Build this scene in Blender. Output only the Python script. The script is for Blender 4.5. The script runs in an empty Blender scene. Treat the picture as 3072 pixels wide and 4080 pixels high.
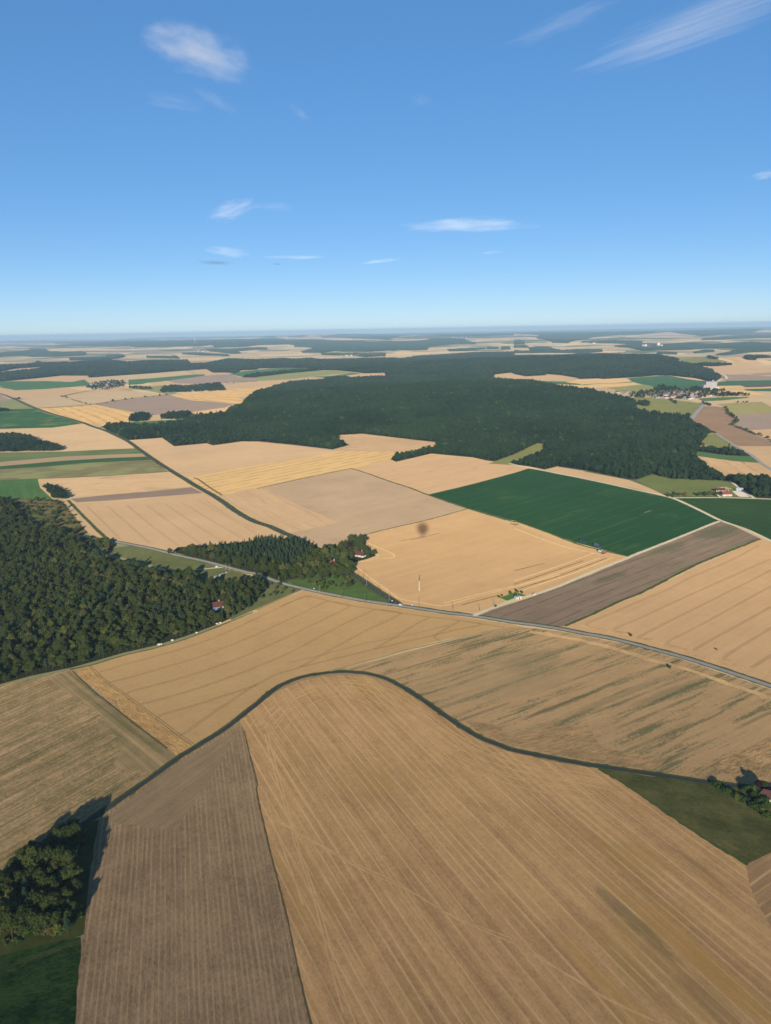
import bpy, bmesh, math, random, time
import numpy as np
from mathutils import Vector, Matrix
from mathutils.geometry import delaunay_2d_cdt
T0 = time.time()
random.seed(7); rng = np.random.default_rng(11)
sc = bpy.context.scene
COL = sc.collection
# ------------------------------------------------------------------ camera model (photo 3072 x 4080)
CAM_H = 300.0; FPX = 2900.0; CX, CY = 1536.0, 2040.0
PITCH = math.atan((CY - 1313.0) / FPX); ROLL = math.radians(1.03)
cp, sp = math.cos(PITCH), math.sin(PITCH)
FWD = np.array([0, cp, -sp]); UP0 = np.array([0, sp, cp]); R0 = np.array([1.0, 0, 0])
CR = R0 * math.cos(ROLL) - UP0 * math.sin(ROLL)
CU = UP0 * math.cos(ROLL) + R0 * math.sin(ROLL)
CAM = np.array([0, 0, CAM_H])

def rays(px):
    px = np.atleast_2d(np.asarray(px, float))
    d = FWD * FPX + CR * (px[:, :1] - CX) + CU * (CY - px[:, 1:2])
    return d / np.linalg.norm(d, axis=1, keepdims=True)

def project(P):
    q = np.asarray(P, float) - CAM
    z = q @ FWD
    return np.stack([CX + FPX * (q @ CR) / z, CY - FPX * (q @ CU) / z], 1)

# ------------------------------------------------------------------ terrain
HILLS = [(560, 3000, 62, 850, 520), (-350, 2700, 20, 500, 350), (1550, 5350, 75, 1400, 600), (-2200, 6900, 22, 2500, 700),
         (-1200, 16000, 70, 3500, 1700), (7500, 24000, 90, 9000, 3500), (-5500, 21000, 50, 6000, 2500), (-2500, 33000, 130, 3000, 2500),
         (2600, 12500, 30, 2500, 900), (3300, 8800, 22, 1500, 700)]
def terrain(x, y):
    x = np.asarray(x, float); y = np.asarray(y, float)
    d = np.hypot(x, y)
    h = np.zeros_like(d)
    for cx, cy, a, sx, sy in HILLS:
        h = h + a * np.exp(-((x - cx) / sx) ** 2 / 2 - ((y - cy) / sy) ** 2 / 2)
    s = np.clip((d - 5000) / 9000, 0, 1)
    h = h + s * (20 * np.sin(x / 1700 + 1.3 * np.sin(y / 2600)) * np.sin(y / 1900 + .7) + 8 * np.sin(x / 800 + y / 1300))
    return h * np.clip((d - 900) / 900, 0, 1)

TS = np.geomspace(260, 90000, 1100)
def ground(px):
    """photo points -> points on the terrain"""
    D = rays(px); out = np.zeros((len(D), 3))
    for i, d in enumerate(D):
        if d[2] > -0.0048:
            d = d.copy(); d[2] = -0.0048
        P = CAM + TS[:, None] * d
        g = P[:, 2] - terrain(P[:, 0], P[:, 1])
        k = np.argmax(g < 0)
        if g[k] >= 0: k = len(TS) - 1
        lo, hi = TS[max(k - 1, 0)], TS[k]
        for _ in range(26):
            m = (lo + hi) / 2; p = CAM + m * d
            if p[2] - terrain(p[0], p[1]) < 0: hi = m
            else: lo = m
        p = CAM + hi * d
        out[i] = (p[0], p[1], terrain(p[0], p[1]))
    return out

S1 = 1666 / 1024; S2 = 1666 / 512
WIN = {'A': (0, 1280, S1), 'B': (1024, 1280, S1), 'C': (2048, 1280, S1), 'D': (0, 1700, S1), 'E': (1024, 1700, S1), 'F': (2048, 1700, S1),
       'G': (0, 2300, S1), 'H': (1024, 2300, S1), 'I': (2048, 2300, S1), 'J': (0, 2900, S1), 'K': (1024, 2900, S1), 'L': (2048, 2900, S1),
       'a': (0, 1300, S2), 'b': (512, 1300, S2), 'c': (1024, 1300, S2), 'd': (1536, 1280, S2), 'e': (2048, 1280, S2), 'f': (2560, 1280, S2),
       'r': (2460, 1500, 1666 / 612), 'g': (1200, 2130, 1666 / 350), 'm': (2780, 1880, 1666 / 292), 't': (2280, 2120, 8.33), 'h': (1960, 2320, 1666 / 220),
       'j': (1500, 2280, 1666 / 360), 'q': (2760, 3060, 1666 / 312), 's': (640, 2180, 1666 / 660), 'l': (0, 3250, 1666 / 420), 'w': (780, 2360, 8.33),
       'v': (330, 1480, 1666 / 630), 'P': (0, 0, 1.0)}
def px(s):
    out = []; w = 'P'
    for tok in s.replace(';', ' ').split():
        if tok[0].isalpha(): w = tok[0]; tok = tok[1:]
        if not tok: continue
        x, y = tok.split(',')
        x0, y0, k = WIN[w]
        out.append((x0 + float(x) / k, y0 + float(y) / k))
    return np.array(out)

def inside(pts, poly):
    x, y = pts[:, 0], pts[:, 1]
    c = np.zeros(len(pts), bool)
    n = len(poly); j = n - 1
    for i in range(n):
        xi, yi = poly[i]; xj, yj = poly[j]
        if yi != yj:
            m = ((yi > y) != (yj > y)) & (x < (xj - xi) * (y - yi) / (yj - yi) + xi)
            c ^= m
        j = i
    return c

# ------------------------------------------------------------------ object helpers
def tag(o, label=None, cat=None, group=None, kind=None):
    if label: o['label'] = label
    if cat: o['category'] = cat
    if group: o['group'] = group
    if kind: o['kind'] = kind
    return o
def mesh_obj(name, V, F, mats, parent=None, mi=None, smooth=False, uv=None):
    me = bpy.data.meshes.new(name)
    me.from_pydata([tuple(v) for v in V], [], [tuple(f) for f in F])
    for m in (mats if isinstance(mats, (list, tuple)) else [mats]): me.materials.append(m)
    if mi is not None: me.polygons.foreach_set('material_index', np.asarray(mi, np.int32))
    if smooth: me.polygons.foreach_set('use_smooth', np.ones(len(me.polygons), bool))
    if uv is not None:
        l = me.uv_layers.new(name='UVMap')
        idx = np.zeros(len(me.loops), np.int32); me.loops.foreach_get('vertex_index', idx)
        l.data.foreach_set('uv', np.asarray(uv, np.float32)[idx].ravel())
    me.update()
    o = bpy.data.objects.new(name, me); COL.objects.link(o)
    if parent: o.parent = parent
    return o
def empty(name, loc, rz=0.0, label=None, cat=None, group=None, scale=1.0):
    o = bpy.data.objects.new(name, None); COL.objects.link(o)
    o.location = tuple(loc); o.rotation_euler = (0, 0, rz); o.scale = (scale,) * 3
    o.empty_display_size = 0.5
    return tag(o, label, cat, group)
class MB:
    """collects boxes, prisms and tubes into ONE mesh"""
    def __init__(s): s.V = []; s.F = []; s.M = []
    def add(s, V, F, m=0):
        b = len(s.V); s.V += [tuple(v) for v in V]; s.F += [tuple(i + b for i in f) for f in F]; s.M += [m] * len(F); return s
    def box(s, c, d, m=0, rz=0.0, taper=1.0):
        x, y, z = (k / 2 for k in d); V = []
        ca, sa = math.cos(rz), math.sin(rz)
        for k, (sx, sy, sz) in enumerate([(-1, -1, -1), (1, -1, -1), (1, 1, -1), (-1, 1, -1), (-1, -1, 1), (1, -1, 1), (1, 1, 1), (-1, 1, 1)]):
            t = taper if sz > 0 else 1.0
            X, Y = sx * x * t, sy * y * t
            V.append((c[0] + X * ca - Y * sa, c[1] + X * sa + Y * ca, c[2] + sz * z))
        return s.add(V, [(0, 3, 2, 1), (4, 5, 6, 7), (0, 1, 5, 4), (1, 2, 6, 5), (2, 3, 7, 6), (3, 0, 4, 7)], m)
    def tube(s, p, q, r0, r1=None, n=8, m=0):
        r1 = r0 if r1 is None else r1
        p, q = Vector(p), Vector(q); a = (q - p).normalized()
        u = a.orthogonal().normalized(); w = a.cross(u); V = []
        for c, r in ((p, r0), (q, r1)):
            for i in range(n):
                t = 2 * math.pi * i / n; V.append(c + (u * math.cos(t) + w * math.sin(t)) * r)
        F = [(i, (i + 1) % n, n + (i + 1) % n, n + i) for i in range(n)] + [tuple(range(n - 1, -1, -1)), tuple(range(n, 2 * n))]
        return s.add(V, F, m)
    def build(s, name, mats, parent=None, smooth=False):
        return mesh_obj(name, s.V, s.F, mats, parent, s.M, smooth)

LAYER = [0]; STEP = [.25]
def lift(P, n):
    d = np.hypot(P[:, 0], P[:, 1])
    return (0.03 + 0.002 * n) * (1 + (np.maximum(d - 900, 0) / 600.0) ** 1.5)

def densify(W, close=True, f=0.02, lo=6.0):
    out = []; n = len(W)
    for i in range(n if close else n - 1):
        a, b = W[i], W[(i + 1) % n]
        L = np.linalg.norm(b - a); step = max(lo, f * np.linalg.norm((a + b) / 2))
        k = max(1, int(L / step))
        for j in range(k): out.append(a + (b - a) * j / k)
    if not close: out.append(W[-1])
    return np.array(out)

def drape(poly2, f=0.016, rough=0.0):
    """triangulates a ground polygon with enough inner points to follow the terrain"""
    W = densify(poly2, True, f)
    if rough:
        W = W + rng.normal(0, rough, W.shape) * np.minimum(1.0, np.hypot(W[:, 0], W[:, 1]) / 400)[:, None]
    c = W.mean(0); dist = np.hypot(W[:, 0], W[:, 1])
    dmin, dmax = dist.min(), dist.max()
    pts = []
    if dmax > 1500:
        A = np.arctan2(W[:, 0], W[:, 1]); r = max(dmin, 900)
        while r < dmax:
            st = f * r; n = max(2, int((A.max() - A.min()) / max(f, 0.006)))
            a = np.linspace(A.min(), A.max(), n) + (0.5 * f if int(r) % 2 else 0)
            pts.append(np.stack([np.sin(a) * r, np.cos(a) * r], 1)); r += st
        pts = np.concatenate(pts) if pts else np.zeros((0, 2))
        if len(pts): pts = pts[inside(pts, W)]
    allp = np.concatenate([W, pts]) if len(pts) else W
    sc_ = max(1.0, np.abs(allp - c).max())
    vs = [Vector(((p[0] - c[0]) / sc_, (p[1] - c[1]) / sc_)) for p in allp]
    n = len(W)
    r = delaunay_2d_cdt(vs, [(i, (i + 1) % n) for i in range(n)], [], 1, 1e-7)
    V2 = np.array([(v[0] * sc_ + c[0], v[1] * sc_ + c[1]) for v in r[0]])
    return V2, [tuple(f) for f in r[2]]

def field(name, trace, mat, label, kind='structure', cat=None, rough=0.28, z=0.0, layer=None, parent=None):
    W = ground(px(trace))[:, :2]
    V2, F = drape(W, rough=rough)
    if layer is None:
        LAYER[0] += STEP[0]; layer = LAYER[0]
    else: layer += 15
    V = np.column_stack([V2, terrain(V2[:, 0], V2[:, 1])])
    V[:, 2] += lift(V, layer) + z
    F = [f if np.cross(V2[f[1]] - V2[f[0]], V2[f[2]] - V2[f[0]]) > 0 else f[::-1] for f in F]
    o = mesh_obj(name, V, F, mat, parent)
    if parent is None: tag(o, label, cat, kind=kind)
    return o

def smooth_line(W, step=None):
    """Catmull-Rom through ground points"""
    P = np.vstack([2 * W[0] - W[1], W, 2 * W[-1] - W[-2]]); out = []
    for i in range(1, len(P) - 2):
        p0, p1, p2, p3 = P[i - 1:i + 3]
        L = np.linalg.norm(p2 - p1); st = step or max(3.0, 0.006 * np.linalg.norm(p1))
        for t in np.linspace(0, 1, max(2, int(L / st)), endpoint=False):
            out.append(0.5 * (2 * p1 + (p2 - p0) * t + (2 * p0 - 5 * p1 + 4 * p2 - p3) * t * t + (3 * p1 - p0 - 3 * p2 + p3) * t ** 3))
    out.append(P[-2]); return np.array(out)

def strip_geo(L, w, off=0.0, n=0, z=0.0, jit=0.0):
    n += 15
    t = np.gradient(L, axis=0); t /= np.linalg.norm(t, axis=1, keepdims=True) + 1e-9
    nr = np.stack([-t[:, 1], t[:, 0]], 1)
    wl = w / 2 + (np.abs(rng.normal(0, jit, len(L))) if jit else 0) * np.ones(len(L)); wr = w / 2 + (np.abs(rng.normal(0, jit, len(L))) if jit else 0) * np.ones(len(L))
    a = L + nr * (off + wl)[:, None]; b = L + nr * (off - wr)[:, None]
    k = len(L); V2 = np.concatenate([a, b])
    V = np.column_stack([V2, terrain(V2[:, 0], V2[:, 1])]); V[:, 2] += lift(V, n) + z
    F = [(i + k, i + k + 1, i + 1, i) for i in range(k - 1)]
    s = np.concatenate([[0], np.cumsum(np.linalg.norm(np.diff(L, axis=0), axis=1))])
    uv = np.concatenate([np.column_stack([np.ones(k), s]), np.column_stack([np.zeros(k), s])])
    return V, F, uv
def ribbon(name, trace, w, mat, n=60, parent=None, label=None, cat=None, kind=None, z=0.0, line=None, off=0.0, jit=0.0):
    L = smooth_line(ground(px(trace))[:, :2]) if line is None else line
    V, F, uv = strip_geo(L, w, off, n, z, jit)
    o = mesh_obj(name, V, F, mat, parent, uv=uv)
    if parent is None: tag(o, label, cat, kind=kind)
    return o, L
def tracks(name, traces, mat, parent, n=58, gauge=1.9, w=0.55):
    mb = MB()
    for k, s in enumerate(traces):
        L = smooth_line(ground(px(s))[:, :2], 2.5)
        for o_ in (-gauge / 2, gauge / 2):
            V, F, _ = strip_geo(L, w, o_, n + k * .5 + (o_ > 0) * .25); mb.add(V, F)
    o = mb.build(name, mat, parent); return o

# ------------------------------------------------------------------ materials
def lin(r, g, b):
    f = lambda c: c / 12.92 if c <= .04045 else ((c + .055) / 1.055) ** 2.4
    return (f(r / 255), f(g / 255), f(b / 255), 1)
class NT:
    def __init__(s, name):
        s.m = bpy.data.materials.new(name); s.m.use_nodes = True; s.t = s.m.node_tree; s.t.nodes.clear()
        s.out = s.n('ShaderNodeOutputMaterial')
    def n(s, ty, **kw):
        nd = s.t.nodes.new(ty)
        for k, v in kw.items(): setattr(nd, k, v)
        return nd
    def link(s, v, sock):
        if isinstance(v, bpy.types.NodeSocket): s.t.links.new(v, sock)
        elif v is not None: sock.default_value = v
    def math(s, op, a, b=None, c=None, clamp=False):
        nd = s.n('ShaderNodeMath', operation=op, use_clamp=clamp)
        for i, v in enumerate((a, b, c)):
            if v is not None: s.link(v, nd.inputs[i])
        return nd.outputs[0]
    def noise(s, vec, scale=1.0, detail=2.0, rough=.5):
        nd = s.n('ShaderNodeTexNoise'); s.link(vec, nd.inputs['Vector'])
        nd.inputs['Scale'].default_value = scale; nd.inputs['Detail'].default_value = detail; nd.inputs['Roughness'].default_value = rough
        return nd.outputs[0]
    def sstep(s, v, a, b):
        nd = s.n('ShaderNodeMapRange', interpolation_type='SMOOTHSTEP'); s.link(v, nd.inputs[0])
        nd.inputs[1].default_value = a; nd.inputs[2].default_value = b; return nd.outputs[0]
    def mix(s, f, a, b, mode='MIX'):
        nd = s.n('ShaderNodeMix', data_type='RGBA', blend_type=mode); s.link(f, nd.inputs[0]); s.link(a, nd.inputs[6]); s.link(b, nd.inputs[7]); return nd.outputs[2]
    def comb(s, x, y, z=0.0):
        nd = s.n('ShaderNodeCombineXYZ')
        for i, v in enumerate((x, y, z)): s.link(v, nd.inputs[i])
        return nd.outputs[0]
    def pos(s): return s.n('ShaderNodeTexCoord').outputs['Object']
    def bump(s, h, strength, dist):
        nd = s.n('ShaderNodeBump'); s.link(h, nd.inputs['Height']); nd.inputs['Strength'].default_value = strength; nd.inputs['Distance'].default_value = dist; return nd.outputs[0]
    def diffuse(s, col, rough=1.0, normal=None):
        nd = s.n('ShaderNodeBsdfDiffuse'); s.link(col, nd.inputs[0]); nd.inputs[1].default_value = rough
        if normal is not None: s.link(normal, nd.inputs[2])
        s.t.links.new(nd.outputs[0], s.out.inputs[0]); return s.m
    def glossy(s, col, rough=.5, metal=0.0, spec=.5):
        nd = s.n('ShaderNodeBsdfPrincipled'); s.link(col, nd.inputs['Base Color']); nd.inputs['Roughness'].default_value = rough; nd.inputs['Metallic'].default_value = metal
        nd.inputs['Specular IOR Level'].default_value = spec
        s.t.links.new(nd.outputs[0], s.out.inputs[0]); return s.m

def ang(trace):
    """direction (world angle) of the working lines of a field, from two photo points"""
    W = ground(px(trace))[:, :2]; d = W[1] - W[0]; return math.atan2(d[1], d[0])

def crop(name, c1, c2, direction=None, period=8.0, stretch=40.0, stripe=.5, blotch=.5, bscale=140.0, mid=.3, fine=.3, fscale=1.4,
         line=None, lper=0.0, lwid=.08, lstr=.5, weed=None, wcol=(70, 75, 50), wscale=25.0, wthr=.58, wstr=.8, bump=0.0, bscale2=1.0, bdist=.4, seed=0.0, wstretch=8.0, lwarp=1.2,
         alt=None, altthr=.55, altstr=.6, spots=()):
    """procedural farmland: streaks along the working direction, soft patches, fine stalk grain, optional rows/tyre lines and weeds"""
    c1, c2 = [tuple(q * k for q, k in zip(c, (.995, .985, .955))) if c[0] > 140 and c[0] > c[2] * 1.22 else c for c in (c1, c2)]   # ripe straw is a little more golden than measured
    s = NT(name); p = s.pos()
    sep = s.n('ShaderNodeSeparateXYZ'); s.link(p, sep.inputs[0]); X, Y = sep.outputs[0], sep.outputs[1]
    a = ang(direction) if isinstance(direction, str) else (direction or 0.4)
    ca, sa = math.cos(a), math.sin(a)
    v = s.math('ADD', s.math('MULTIPLY', X, ca), s.math('MULTIPLY', Y, sa))
    u = s.math('ADD', s.math('MULTIPLY', X, -sa), s.math('MULTIPLY', Y, ca))
    f = 0.5
    terms = []
    if stripe:
        n1 = s.noise(s.comb(s.math('DIVIDE', u, period), s.math('DIVIDE', v, period * stretch), seed), 1.0, 3, .6)
        terms.append((n1, stripe * 2.2))
        n1b = s.noise(s.comb(s.math('DIVIDE', u, period * 3.7), s.math('DIVIDE', v, period * stretch * 1.6), seed + 5), 1.0, 2, .5)
        terms.append((n1b, stripe * 1.3))
    if blotch: terms.append((s.noise(s.comb(X, Y, seed * 13), 1 / bscale, 4, .55), blotch * 2.0))
    if mid: terms.append((s.noise(s.comb(X, Y, seed * 7 + 3), 1 / 17.0, 3, .6), mid * 1.8))
    if fine:
        terms.append((s.noise(s.comb(s.math('MULTIPLY', u, 1.5), s.math('MULTIPLY', v, .55), seed), 1 / fscale, 3, .75), fine * 2.6))
        terms.append((s.noise(s.comb(s.math('MULTIPLY', u, .5), s.math('MULTIPLY', v, .3), seed + 2), 1 / fscale, 2, .7), fine * 1.3))
    acc = None
    for n_, k in terms:
        t = s.math('MULTIPLY', s.math('SUBTRACT', n_, .5), k)
        acc = t if acc is None else s.math('ADD', acc, t)
    acc = s.math('ADD', acc, .5, clamp=True)
    col = s.mix(acc, lin(*c1), lin(*c2))
    if alt:
        na = s.noise(s.comb(s.math('DIVIDE', u, 9), s.math('DIVIDE', v, 60), seed + 31), 1.0, 4, .65)
        nb = s.noise(s.comb(X, Y, seed + 17), 1 / 90.0, 2, .5)
        ma = s.sstep(s.math('ADD', s.math('MULTIPLY', na, .5), s.math('MULTIPLY', nb, .5)), altthr - .05, altthr + .07)
        col = s.mix(s.math('MULTIPLY', ma, altstr), col, lin(*alt))
    if line:
        wob = s.math('MULTIPLY', s.math('SUBTRACT', s.noise(s.comb(s.math('DIVIDE', u, lper * 2), s.math('DIVIDE', v, 90), 2), 1.0, 1), .5), lwarp)
        ph = s.math('FRACT', s.math('ADD', s.math('DIVIDE', u, lper), wob))
        dd = s.math('ABSOLUTE', s.math('SUBTRACT', ph, .5))
        lm = s.math('SUBTRACT', 1.0, s.sstep(dd, lwid * .5, lwid * 1.3))
        br = s.sstep(s.noise(s.comb(s.math('DIVIDE', u, lper), s.math('DIVIDE', v, 35), 9), 1.0, 3), .3, .62)
        col = s.mix(s.math('MULTIPLY', s.math('MULTIPLY', lm, br), lstr), col, lin(*line))
    if weed:
        nw = s.noise(s.comb(s.math('DIVIDE', u, wscale), s.math('DIVIDE', v, wscale * wstretch), seed + 2), 1.0, 5, .7)
        nf = s.noise(s.comb(X, Y, 4.0), 1 / 2.2, 3, .7)
        nl = s.noise(s.comb(X, Y, seed + 6), 1 / 120.0, 2, .5)
        mw = s.math('ADD', s.math('ADD', s.math('MULTIPLY', nw, .62), s.math('MULTIPLY', nf, .22)), s.math('MULTIPLY', nl, .25 ))
        mw = s.sstep(mw, wthr, wthr + .09)
        col = s.mix(s.math('MULTIPLY', mw, wstr), col, lin(*wcol))
    for st, ln, wd, cc, ks in spots:
        c0 = ground(px(st))[0]; u0 = -sa * c0[0] + ca * c0[1]; v0 = ca * c0[0] + sa * c0[1]
        du = s.math('DIVIDE', s.math('SUBTRACT', u, float(u0)), wd); dv = s.math('DIVIDE', s.math('SUBTRACT', v, float(v0)), ln)
        rr = s.math('ADD', s.math('MULTIPLY', du, du), s.math('MULTIPLY', dv, dv))
        nn = s.noise(s.comb(s.math('DIVIDE', u, 3.0), s.math('DIVIDE', v, 14.0), seed + 41), 1.0, 4, .7)
        rr = s.math('ADD', rr, s.math('MULTIPLY', s.math('SUBTRACT', nn, .5), 2.4))
        col = s.mix(s.math('MULTIPLY', s.math('SUBTRACT', 1.0, s.sstep(rr, .2, 1.1)), ks), col, lin(*cc))
    nrm = None
    if bump:
        hb = s.noise(s.comb(s.math('MULTIPLY', u, 1.0), s.math('MULTIPLY', v, .45), 1.0), 1 / bscale2, 4, .65)
        nrm = s.bump(hb, bump, bdist)
    return s.diffuse(col, 1.0, nrm)

def plain(name, c, c2=None, scale=1.0, rough=.7, detail=3, bump=0, metal=0, spec=.3):
    s = NT(name); p = s.pos()
    n_ = s.noise(p, scale, detail, .6); c2 = c2 or tuple(k * .8 for k in c)
    return s.glossy(s.mix(s.sstep(n_, .3, .7), lin(*c), lin(*c2)), rough, metal, spec)
# ------------------------------------------------------------------ camera, sun, sky, air
cam = bpy.data.cameras.new('camera'); co = bpy.data.objects.new('camera', cam); COL.objects.link(co)
cam.sensor_fit = 'HORIZONTAL'; cam.sensor_width = 36; cam.lens = FPX / 3072 * 36; cam.clip_start = .5; cam.clip_end = 300000
M = Matrix.Identity(4)
for i in range(3):
    M[i][0], M[i][1], M[i][2], M[i][3] = CR[i], CU[i], -FWD[i], CAM[i]
co.matrix_world = M; sc.camera = co

ANTI = rays([(1690, 2143)])[0]                       # the sun stands exactly opposite the balloon's shadow
SUN_EL = math.asin(-ANTI[2])
sun = bpy.data.lights.new('sun', 'SUN'); so = bpy.data.objects.new('sun', sun); COL.objects.link(so)
so.rotation_euler = Vector(ANTI).to_track_quat('-Z', 'Y').to_euler()
sun.energy = 4.0; sun.angle = math.radians(.5); sun.color = (1.0, .89, .745)
w = bpy.data.worlds.new('World'); sc.world = w; w.use_nodes = True
nt = w.node_tree; nt.nodes.clear()
sky = nt.nodes.new('ShaderNodeTexSky'); sky.sky_type = 'NISHITA'; sky.sun_disc = False
sky.sun_elevation = SUN_EL; sky.sun_rotation = math.atan2(-ANTI[0], -ANTI[1])
sky.air_density = .6; sky.dust_density = .25; sky.ozone_density = 4.3; sky.altitude = 300
bg = nt.nodes.new('ShaderNodeBackground'); bg.inputs[1].default_value = .15
wo = nt.nodes.new('ShaderNodeOutputWorld')
hs = nt.nodes.new('ShaderNodeHueSaturation'); hs.inputs['Saturation'].default_value = 1.48; hs.inputs['Value'].default_value = 1.5; hs.inputs['Hue'].default_value = .506
gm = nt.nodes.new('ShaderNodeGamma'); gm.inputs[1].default_value = .5
nt.links.new(sky.outputs[0], gm.inputs[0]); nt.links.new(gm.outputs[0], hs.inputs['Color']); nt.links.new(hs.outputs[0], bg.inputs[0]); nt.links.new(bg.outputs[0], wo.inputs[0])
vs = sc.view_settings; vs.view_transform = 'Standard'; vs.look = 'None'; vs.gamma = 1; vs.use_curve_mapping = False; vs.exposure = .5
cy = sc.cycles; cy.max_bounces = 4; cy.diffuse_bounces = 2; cy.glossy_bounces = 2; cy.transmission_bounces = 2; cy.volume_bounces = 0; cy.transparent_max_bounces = 8
cy.use_denoising = True; cy.denoising_prefilter = 'NONE'; cy.sample_clamp_indirect = 4; cy.use_adaptive_sampling = False; cy.filter_width = 1.6
cy.volume_max_steps = 256; cy.volume_step_rate = 1.0

def build_haze():
    R_ = 66000
    s = NT('air'); v = s.n('ShaderNodeVolumePrincipled')
    v.inputs['Color'].default_value = (.58, .82, 1.0, 1); v.inputs['Density'].default_value = 3.7e-5; v.inputs['Anisotropy'].default_value = -.08
    s.t.links.new(v.outputs[0], s.out.inputs[1])
    mb = MB(); lo = -30.0; hi = 342.0
    mb.box((0, 0, (lo + hi) / 2), (2 * R_, 2 * R_, hi - lo))
    o = mb.build('haze', s.m); tag(o, 'pale blue haze lying over the whole plain', 'haze', kind='stuff')

def build_ground():
    s = NT('farmland'); p = s.pos(); sep = s.n('ShaderNodeSeparateXYZ'); s.link(p, sep.inputs[0])
    wx = s.math('MULTIPLY', s.math('SUBTRACT', s.noise(p, 1 / 900, 2), .5), 500)
    wy = s.math('MULTIPLY', s.math('SUBTRACT', s.noise(p, 1 / 1100, 2), .5), 500)
    def cells(sx, sy, k):
        vo = s.n('ShaderNodeTexVoronoi', distance='MINKOWSKI') if False else s.n('ShaderNodeTexVoronoi', distance='CHEBYCHEV')
        s.link(s.comb(s.math('DIVIDE', s.math('ADD', sep.outputs[0], wx), sx), s.math('DIVIDE', s.math('ADD', sep.outputs[1], wy), sy), k), vo.inputs['Vector'])
        vo.inputs['Scale'].default_value = 1.0
        sc_ = s.n('ShaderNodeSeparateColor'); s.link(vo.outputs['Color'], sc_.inputs[0]); return sc_.outputs
    c = cells(520, 420, 0.0)
    ra = s.n('ShaderNodeValToRGB'); ra.color_ramp.interpolation = 'CONSTANT'
    e = ra.color_ramp.elements
    stops = [(0, (178, 152, 114)), (.18, (158, 138, 110)), (.34, (192, 166, 122)), (.5, (134, 118, 98)), (.58, (174, 148, 110)), (.68, (62, 82, 54)), (.8, (188, 160, 116)), (.9, (112, 118, 82))]
    while len(e) < len(stops): e.new(.5)
    for k, (q, cc) in enumerate(stops): e[k].position = q; e[k].color = lin(*cc)
    s.link(c[0], ra.inputs[0])
    # beyond the mapped country: great dark woods lying between the plots
    dist = s.n('ShaderNodeVectorMath', operation='LENGTH'); s.link(p, dist.inputs[0])
    wd_ = s.noise(s.comb(s.math('DIVIDE', sep.outputs[0], 3800.0), s.math('DIVIDE', sep.outputs[1], 2300.0), 2.0), 1.0, 4, .55)
    wm = s.math('MULTIPLY', s.sstep(wd_, .52, .55), s.sstep(dist.outputs['Value'], 11000.0, 15000.0))
    base = s.mix(wm, ra.outputs[0], lin(44, 62, 42))
    n_ = s.noise(p, 1 / 60.0, 4, .6); n2 = s.noise(p, 1 / 3.0, 2, .6)
    col = s.mix(s.math('ADD', s.math('MULTIPLY', n_, .25), s.math('MULTIPLY', n2, .2)), base, lin(120, 110, 84))
    m = s.diffuse(col, 1.0)
    a = np.concatenate([np.radians(np.arange(-42, 42.01, .45)), np.radians(np.arange(48, 313, 6.0))])
    r = np.geomspace(40, 64500, 420); na, nr = len(a), len(r)
    Rr, Aa = np.meshgrid(r, a, indexing='ij')
    X, Y = (np.sin(Aa) * Rr).ravel(), (np.cos(Aa) * Rr).ravel()
    V = np.column_stack([X, Y, terrain(X, Y)]); V = np.vstack([V, [[0, 0, 0]]])
    F = []
    for i in range(nr - 1):
        b = i * na
        for j in range(na):
            k = (j + 1) % na; F.append((b + j, b + na + j, b + na + k, b + k))
    F += [(len(V) - 1, j, (j + 1) % na) for j in range(na)]
    F = [f[::-1] for f in F]
    o = mesh_obj('ground', V, F, m, smooth=True); tag(o, 'wide farmland plain of tan and green plots reaching the horizon', 'plain', kind='structure')
build_ground(); build_haze()
# ------------------------------------------------------------------ fields
TAN, TAN2 = (176, 149, 114), (152, 127, 97)
def tan(name, d, **k):
    q = dict(period=7, stripe=.3, blotch=.35, mid=.25, fine=.25); q.update(k); return crop(name, TAN, TAN2, d, **q)
GREEN, GREEN2 = (46, 88, 52), (36, 72, 44)
def green(name, d=None, **k):
    q = dict(period=6, stripe=.22, blotch=.35, mid=.2, fine=.25); q.update(k); return crop(name, q.pop('c1', GREEN), q.pop('c2', GREEN2), d, **q)
GRASS = crop('rough_grass', (92, 98, 56), (66, 76, 40), .3, stripe=.2, period=5, mid=.5, fine=.5, blotch=.5, weed=True, wcol=(120, 108, 70), wscale=8, wthr=.6, wstr=.5, wstretch=2)
VERGE = crop('grass_verge', (76, 84, 46), (50, 62, 32), .3, stripe=.1, period=5, mid=.7, fine=.6, blotch=.5)
OLIVE = crop('meadow_grass', (96, 98, 60), (70, 76, 44), .5, stripe=.25, period=9, stretch=5, mid=.5, fine=.4, blotch=.6, bscale=60)
SOILW = crop('chalk_track', (188, 178, 154), (156, 146, 122), .3, stripe=0, mid=.5, fine=.5, blotch=.3)
ASPH = crop('asphalt', (136, 132, 126), (112, 110, 106), .3, stripe=0, mid=.5, fine=.4, blotch=.4)
ASPH2 = crop('dark_asphalt', (60, 62, 62), (48, 50, 52), .3, stripe=0, mid=.5, fine=.4, blotch=.4)
TRACK = crop('wheel_track_soil', (112, 92, 66), (92, 76, 54), .3, stripe=0, mid=.5, fine=.5, blotch=.3)
WHITE = plain('road_paint', (200, 200, 196), (170, 170, 166), 2.0)

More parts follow.
